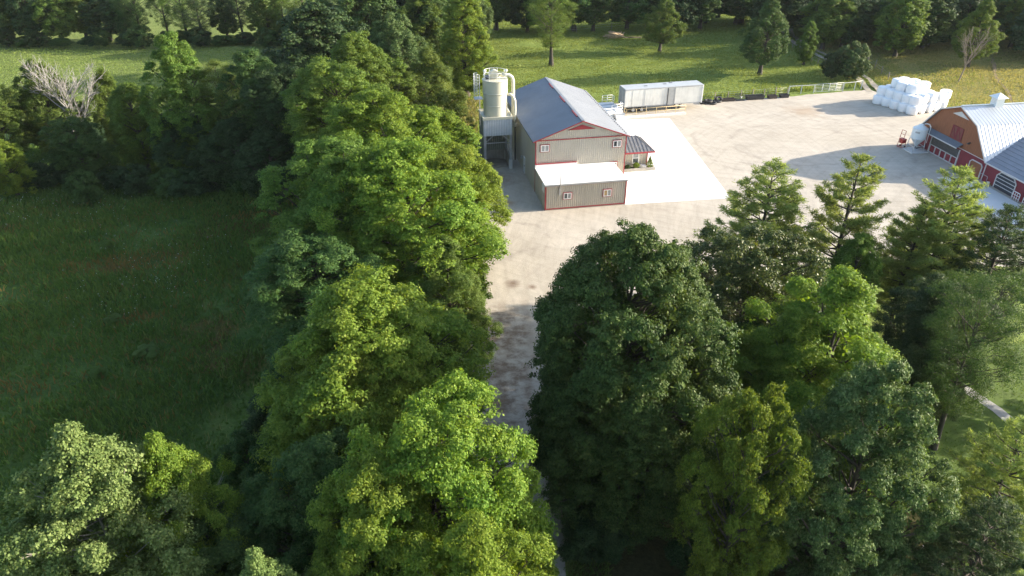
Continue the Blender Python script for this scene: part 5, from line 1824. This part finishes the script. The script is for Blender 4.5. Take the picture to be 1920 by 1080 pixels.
# slope trees on the right
for a in (
    ('far', "broadleaf_tree", "tall sunlit tree left of the dead tree on the dry slope", 73.0, 141.0, 12, 4.8, 'maple'),
    ('lone', "broadleaf_tree", "full dark tree directly behind the dead tree on the dry slope", 82.5, 133.0, 11.8, 4.8, 'maple'),
    ('far', "broadleaf_tree", "grey green tree at the right end of the dry slope beside the cow path", 98.0, 140.0, 10.5, 5.2, 'bluish'),
    ('far', "broadleaf_tree", "shaded tree at the outermost edge of the dry slope", 110.0, 139.0, 10.5, 5.0, 'deep'),
):
    tree(*a)

# wood behind the pasture: each stem its own tree, back rows darker
rgb = np.random.default_rng(29)
def wood(label, group, pts, keys, mats, hh, rr, name="forest_tree"):
    for (x, y) in pts:
        k = int(rgb.integers(len(keys)))
        tree(keys[k], name, label, x, y, rgb.uniform(*hh), rgb.uniform(*rr), mats[int(rgb.integers(len(mats)))], group)


front = [(-2 + i * 5.3 + rgb.uniform(-1.6, 1.6), 164 + 0.25 * i + (i > 8) * (i - 8) * 3.2 + rgb.uniform(-2, 4)) for i in range(12)]
wood("leafy tree of the front row of the wood behind the pasture", "front row of the wood behind the pasture", front, ('far', 'farB', 'far'), ('deep', 'maple', 'dark', 'deep'), (10.5, 13), (4.4, 5.8))
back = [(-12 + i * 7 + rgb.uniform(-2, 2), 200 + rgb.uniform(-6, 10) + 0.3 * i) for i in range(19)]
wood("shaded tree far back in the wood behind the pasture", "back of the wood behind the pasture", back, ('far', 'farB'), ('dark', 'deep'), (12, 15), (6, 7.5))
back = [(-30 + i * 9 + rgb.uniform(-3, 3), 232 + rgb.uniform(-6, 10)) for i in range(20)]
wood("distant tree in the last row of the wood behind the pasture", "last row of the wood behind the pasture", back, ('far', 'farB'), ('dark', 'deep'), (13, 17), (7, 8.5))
right = [(60 + i * 5.0 + rgb.uniform(-1.5, 1.5), 147 + rgb.uniform(-2, 3) + 0.2 * i) for i in range(14)]
wood("tree at the edge of the dark wood above the hay bales", "edge of the dark wood above the hay bales", right, ('far', 'farB', 'far'), ('deep', 'bluish', 'olive', 'dark', 'maple'), (9.5, 11.5), (4.4, 5.8))
right = [(56 + i * 6.0 + rgb.uniform(-2, 2), 158 + rgb.uniform(-2, 4) + 0.2 * i) for i in range(14)]
wood("tree deeper inside the dark wood above the hay bales", "inside of the dark wood above the hay bales", right, ('far', 'farB'), ('dark', 'deep', 'bluish'), (10, 12.5), (5.5, 7))
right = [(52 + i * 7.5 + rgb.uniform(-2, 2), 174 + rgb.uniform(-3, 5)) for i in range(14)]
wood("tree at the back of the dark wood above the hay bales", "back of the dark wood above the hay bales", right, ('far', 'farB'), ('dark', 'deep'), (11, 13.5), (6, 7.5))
right = [(112 + rgb.uniform(-4, 4) + (i % 3) * 9, 146 + (i // 3) * 10 + rgb.uniform(-3, 3)) for i in range(9)]
wood("tree of the wood beyond the dry slope", "wood beyond the dry slope", right, ('far', 'farB'), ('dark', 'deep', 'maple'), (11, 13.5), (5.5, 7))
# field hedge at the top left
hx = [(-120 + i * 4.1 + rgb.uniform(-1.2, 1.2), 153 + rgb.uniform(-2, 3)) for i in range(24)]
wood("tree of the far hedge beyond the shaded field", "far hedge beyond the shaded field", hx, ('far', 'farB', 'airy', 'far'), ('maple', 'deep', 'olive', 'dark'), (8, 13), (3.2, 5.2), "hedge_tree")
hx = [(-26 + i * 6 + rgb.uniform(-1, 1), 150 + i * 2 + rgb.uniform(-3, 3)) for i in range(3)]
wood("dark tree where the far hedge meets the belt", "corner of far hedge and belt", hx, ('far',), ('dark',), (14, 17), (5.5, 6.5), "hedge_tree")
for k in range(24):
    tree(('bush', 'far')[k % 3 == 1], "hedge_bush", "dark bush at the foot of the far hedge beyond the field", -118 + k * 4 + rgb.uniform(-1.5, 1.5), 150 + rgb.uniform(-1, 1.5), rgb.uniform(1.5, 4.2), rgb.uniform(1.8, 3.4), ('dark', 'deep')[k % 2], "bushes at the foot of the far hedge", cat="bush")

for u, v, hh, rr, lab in ((205, 468, 1.0, 0.7, "dark weed clump in the meadow nearest the hedge row"), (215, 603, 0.6, 0.8, "low dark weed clump in the middle of the meadow"),
                          (275, 665, 0.7, 1.1, "broad dark weed clump in the meadow toward the belt"), (185, 705, 0.75, 0.7, "dark weed clump in the meadow nearest the pale poplars")):
    x, y = G(u, v)
    tree('bush', "weed_clump", lab, x, y, hh, rr, 'grass_dark', None, cat="weeds")

# ---------------------------------------------------------------- grass and flowers
def grass(name, label, n, region, h, w, mat, mask=None, seed=1, lean=0.35):
    rg = np.random.default_rng(seed)
    x0, x1, y0, y1 = region
    x, y = rg.uniform(x0, x1, n), rg.uniform(y0, y1, n)
    if mask is not None:
        k = mask(x, y, rg)
        x, y = x[k], y[k]
    n = len(x)
    if isinstance(h, tuple):
        hh = rg.uniform(h[0], h[1], n)
    else:
        hh = h(x, y) * rg.uniform(0.6, 1.3, n)
    a = rg.random(n) * 6.283
    d = np.stack([np.cos(a), np.sin(a), np.zeros(n)], 1) * (w * rg.uniform(0.6, 1.4, n))[:, None]
    ln = rg.normal(0, lean, (n, 2)) * hh[:, None] + np.array((0.12, -0.1)) * hh[:, None]
    p = np.stack([x, y, np.full(n, -0.03)], 1)
    tip = p + np.stack([ln[:, 0], ln[:, 1], hh], 1)
    v = np.stack([p - d / 2, p + d / 2, tip + d * 0.22, tip - d * 0.22], 1).reshape(-1, 3)
    f = np.arange(len(v)).reshape(-1, 4)
    o = bpy.data.objects.new(name, np_mesh(name, v, f, mat))
    COL.objects.link(o)
    return tag(o, label, kind='stuff')


patch = lambda x, y: np.sin(x * 0.31 + 1.1 * np.sin(y * 0.23)) * np.sin(y * 0.27 + 0.9 * np.sin(x * 0.19)) + 0.5 * np.sin(x * 0.9 + y * 0.7) * np.sin(y * 1.1 - x * 0.4)
def rusty(x, y, r):
    k = np.zeros(len(x))
    for cx, cy, rx, ry in ((-36.5, 59.5, 6.5, 2.4), (-40, 40.3, 8, 1.8), (-56, 66, 6, 1.6), (-31, 50, 3, 1.2), (-46, 47, 5, 1.6), (-27, 70, 4, 1.2)):
        k = np.maximum(k, 1 - ((x - cx - 0.4 * (y - cy)) / rx) ** 2 - ((y - cy - 0.12 * (x - cx)) / ry) ** 2)
    return k + r.normal(0, 0.3, len(x)) > 0.3


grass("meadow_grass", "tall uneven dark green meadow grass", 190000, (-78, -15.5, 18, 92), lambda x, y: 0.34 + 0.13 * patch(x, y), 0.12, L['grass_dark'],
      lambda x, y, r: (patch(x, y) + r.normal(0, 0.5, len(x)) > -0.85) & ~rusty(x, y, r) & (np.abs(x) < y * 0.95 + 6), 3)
grass("meadow_straw", "brownish dry grass heads in the meadow", 9000, (-78, -17, 20, 90), (0.35, 0.55), 0.04, L['grass_dry'],
      lambda x, y, r: np.sin(x * 0.13 + 2.0 + 0.8 * np.sin(y * 0.11)) * np.sin(y * 0.1 + 0.4) + r.normal(0, 0.15, len(x)) > 0.45, 4)
grass("meadow_rust", "low reddish brown grass in patches of the meadow", 40000, (-66, -22, 34, 74), (0.3, 0.5), 0.09, L['grass_rust'], rusty, 14)
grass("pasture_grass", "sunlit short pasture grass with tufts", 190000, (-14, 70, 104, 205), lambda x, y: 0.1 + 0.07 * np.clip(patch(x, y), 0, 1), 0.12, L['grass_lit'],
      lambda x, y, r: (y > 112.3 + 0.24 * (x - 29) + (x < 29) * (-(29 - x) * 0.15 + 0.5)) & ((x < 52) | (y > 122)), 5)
grass("fence_weeds", "tall weeds along the wire fence", 9000, (26, 58, 110, 123), (0.35, 0.8), 0.12, L['grass_lit'],
      lambda x, y, r: np.abs(y - (112.7 + 0.245 * (x - 29.6)) - 0.9) < r.normal(0.4, 0.45, len(x)), 6)
grass("slope_grass", "dry yellowish grass on the slope behind the barn", 70000, (60, 115, 98, 150), lambda x, y: 0.16 + 0.08 * np.clip(patch(x, y), -0.5, 1), 0.1, L['grass_dry'],
      lambda x, y, r: (x > 66.5 + r.normal(0, 1.0, len(x))) | (y > 118 + (x < 62) * 20), 7)
grass("slope_green", "green weeds among the dry slope grass", 16000, (60, 115, 98, 150), (0.1, 0.28), 0.12, L['grass_lit'],
      lambda x, y, r: ((x > 66) | (y > 120)) & (patch(x * 0.7, y * 0.7) + r.normal(0, 0.3, len(x)) > 0.1), 8)
grass("field_grass", "short grass of the field beyond the hedge row", 60000, (-130, -18, 98, 152), (0.06, 0.14), 0.16, L['grass_lit'], None, 9)
grass("silo_weeds", "dry weeds on the strip between belt and silo", 9000, (-14, -4.9, 82, 112), (0.25, 0.6), 0.12, L['grass_dry'],
      lambda x, y, r: x < -5.4 + (y - 84) * 0.12, 10)
grass("silo_green", "green weeds on the strip between belt and silo", 12000, (-14, 1.0, 82, 113), (0.2, 0.5), 0.12, L['grass_lit'],
      lambda x, y, r: x < -5.6 + (y - 84) * 0.15, 11)
grass("drive_verge", "weeds along the shaded right edge of the drive", 9000, (2.4, 5.2, 16, 47), (0.15, 0.45), 0.08, L['grass_dark'],
      lambda x, y, r: x > 3.0 + 0.012 * (y - 16) + r.normal(0, 0.25, len(x)), 13)
grass("lawn_grass", "short bright lawn grass", 40000, (24, 60, 20, 47), (0.05, 0.11), 0.06, L['grass_lawn'],
      lambda x, y, r: (x > 24.5) & (np.abs(x - 33.6) > 0.9), 12)


def flowers():
    rg = np.random.default_rng(12)
    n = 5000
    x, y = rg.uniform(-75, -17, n), rg.uniform(24, 90, n)
    k = (np.sin(x * 0.17 + 0.6) * np.sin(y * 0.14) + rg.normal(0, 0.35, n) + np.clip((y - 60) / 40, -0.6, 0.5) - np.clip((x + 34) / 14, 0, 1)) > 0.3
    x, y = x[k], y[k]
    n = len(x)
    pos = np.stack([x, y, rg.uniform(0.4, 0.62, n)], 1)
    s = rg.uniform(0.04, 0.08, n)
    v, f = leaf_quads(pos, np.array((0, -0.35, 1.0)) + rnd_dirs(n, rg) * 0.35, rnd_dirs(n, rg), s, s)
    o = bpy.data.objects.new("meadow_flowers", np_mesh("meadow_flowers", v, f, M['petal']))
    COL.objects.link(o)
    tag(o, "tiny white wildflowers scattered in the meadow", kind='stuff')


flowers()


# ---------------------------------------------------------------- the evening air
hz = MB().box(-480, 480, -60, 640, -2.5, 40).build("haze", None, None)
tag(hz, kind='stuff')
ht = NT("haze_air")
pv = ht.add("ShaderNodeVolumePrincipled")
pv.inputs["Color"].default_value = (0.86, 0.93, 1.0, 1)
pv.inputs["Density"].default_value = 0.00006
pv.inputs["Anisotropy"].default_value = 0.1
ht.l.new(pv.outputs[0], ht.out.inputs["Volume"])
hz.data.materials.append(ht.m)
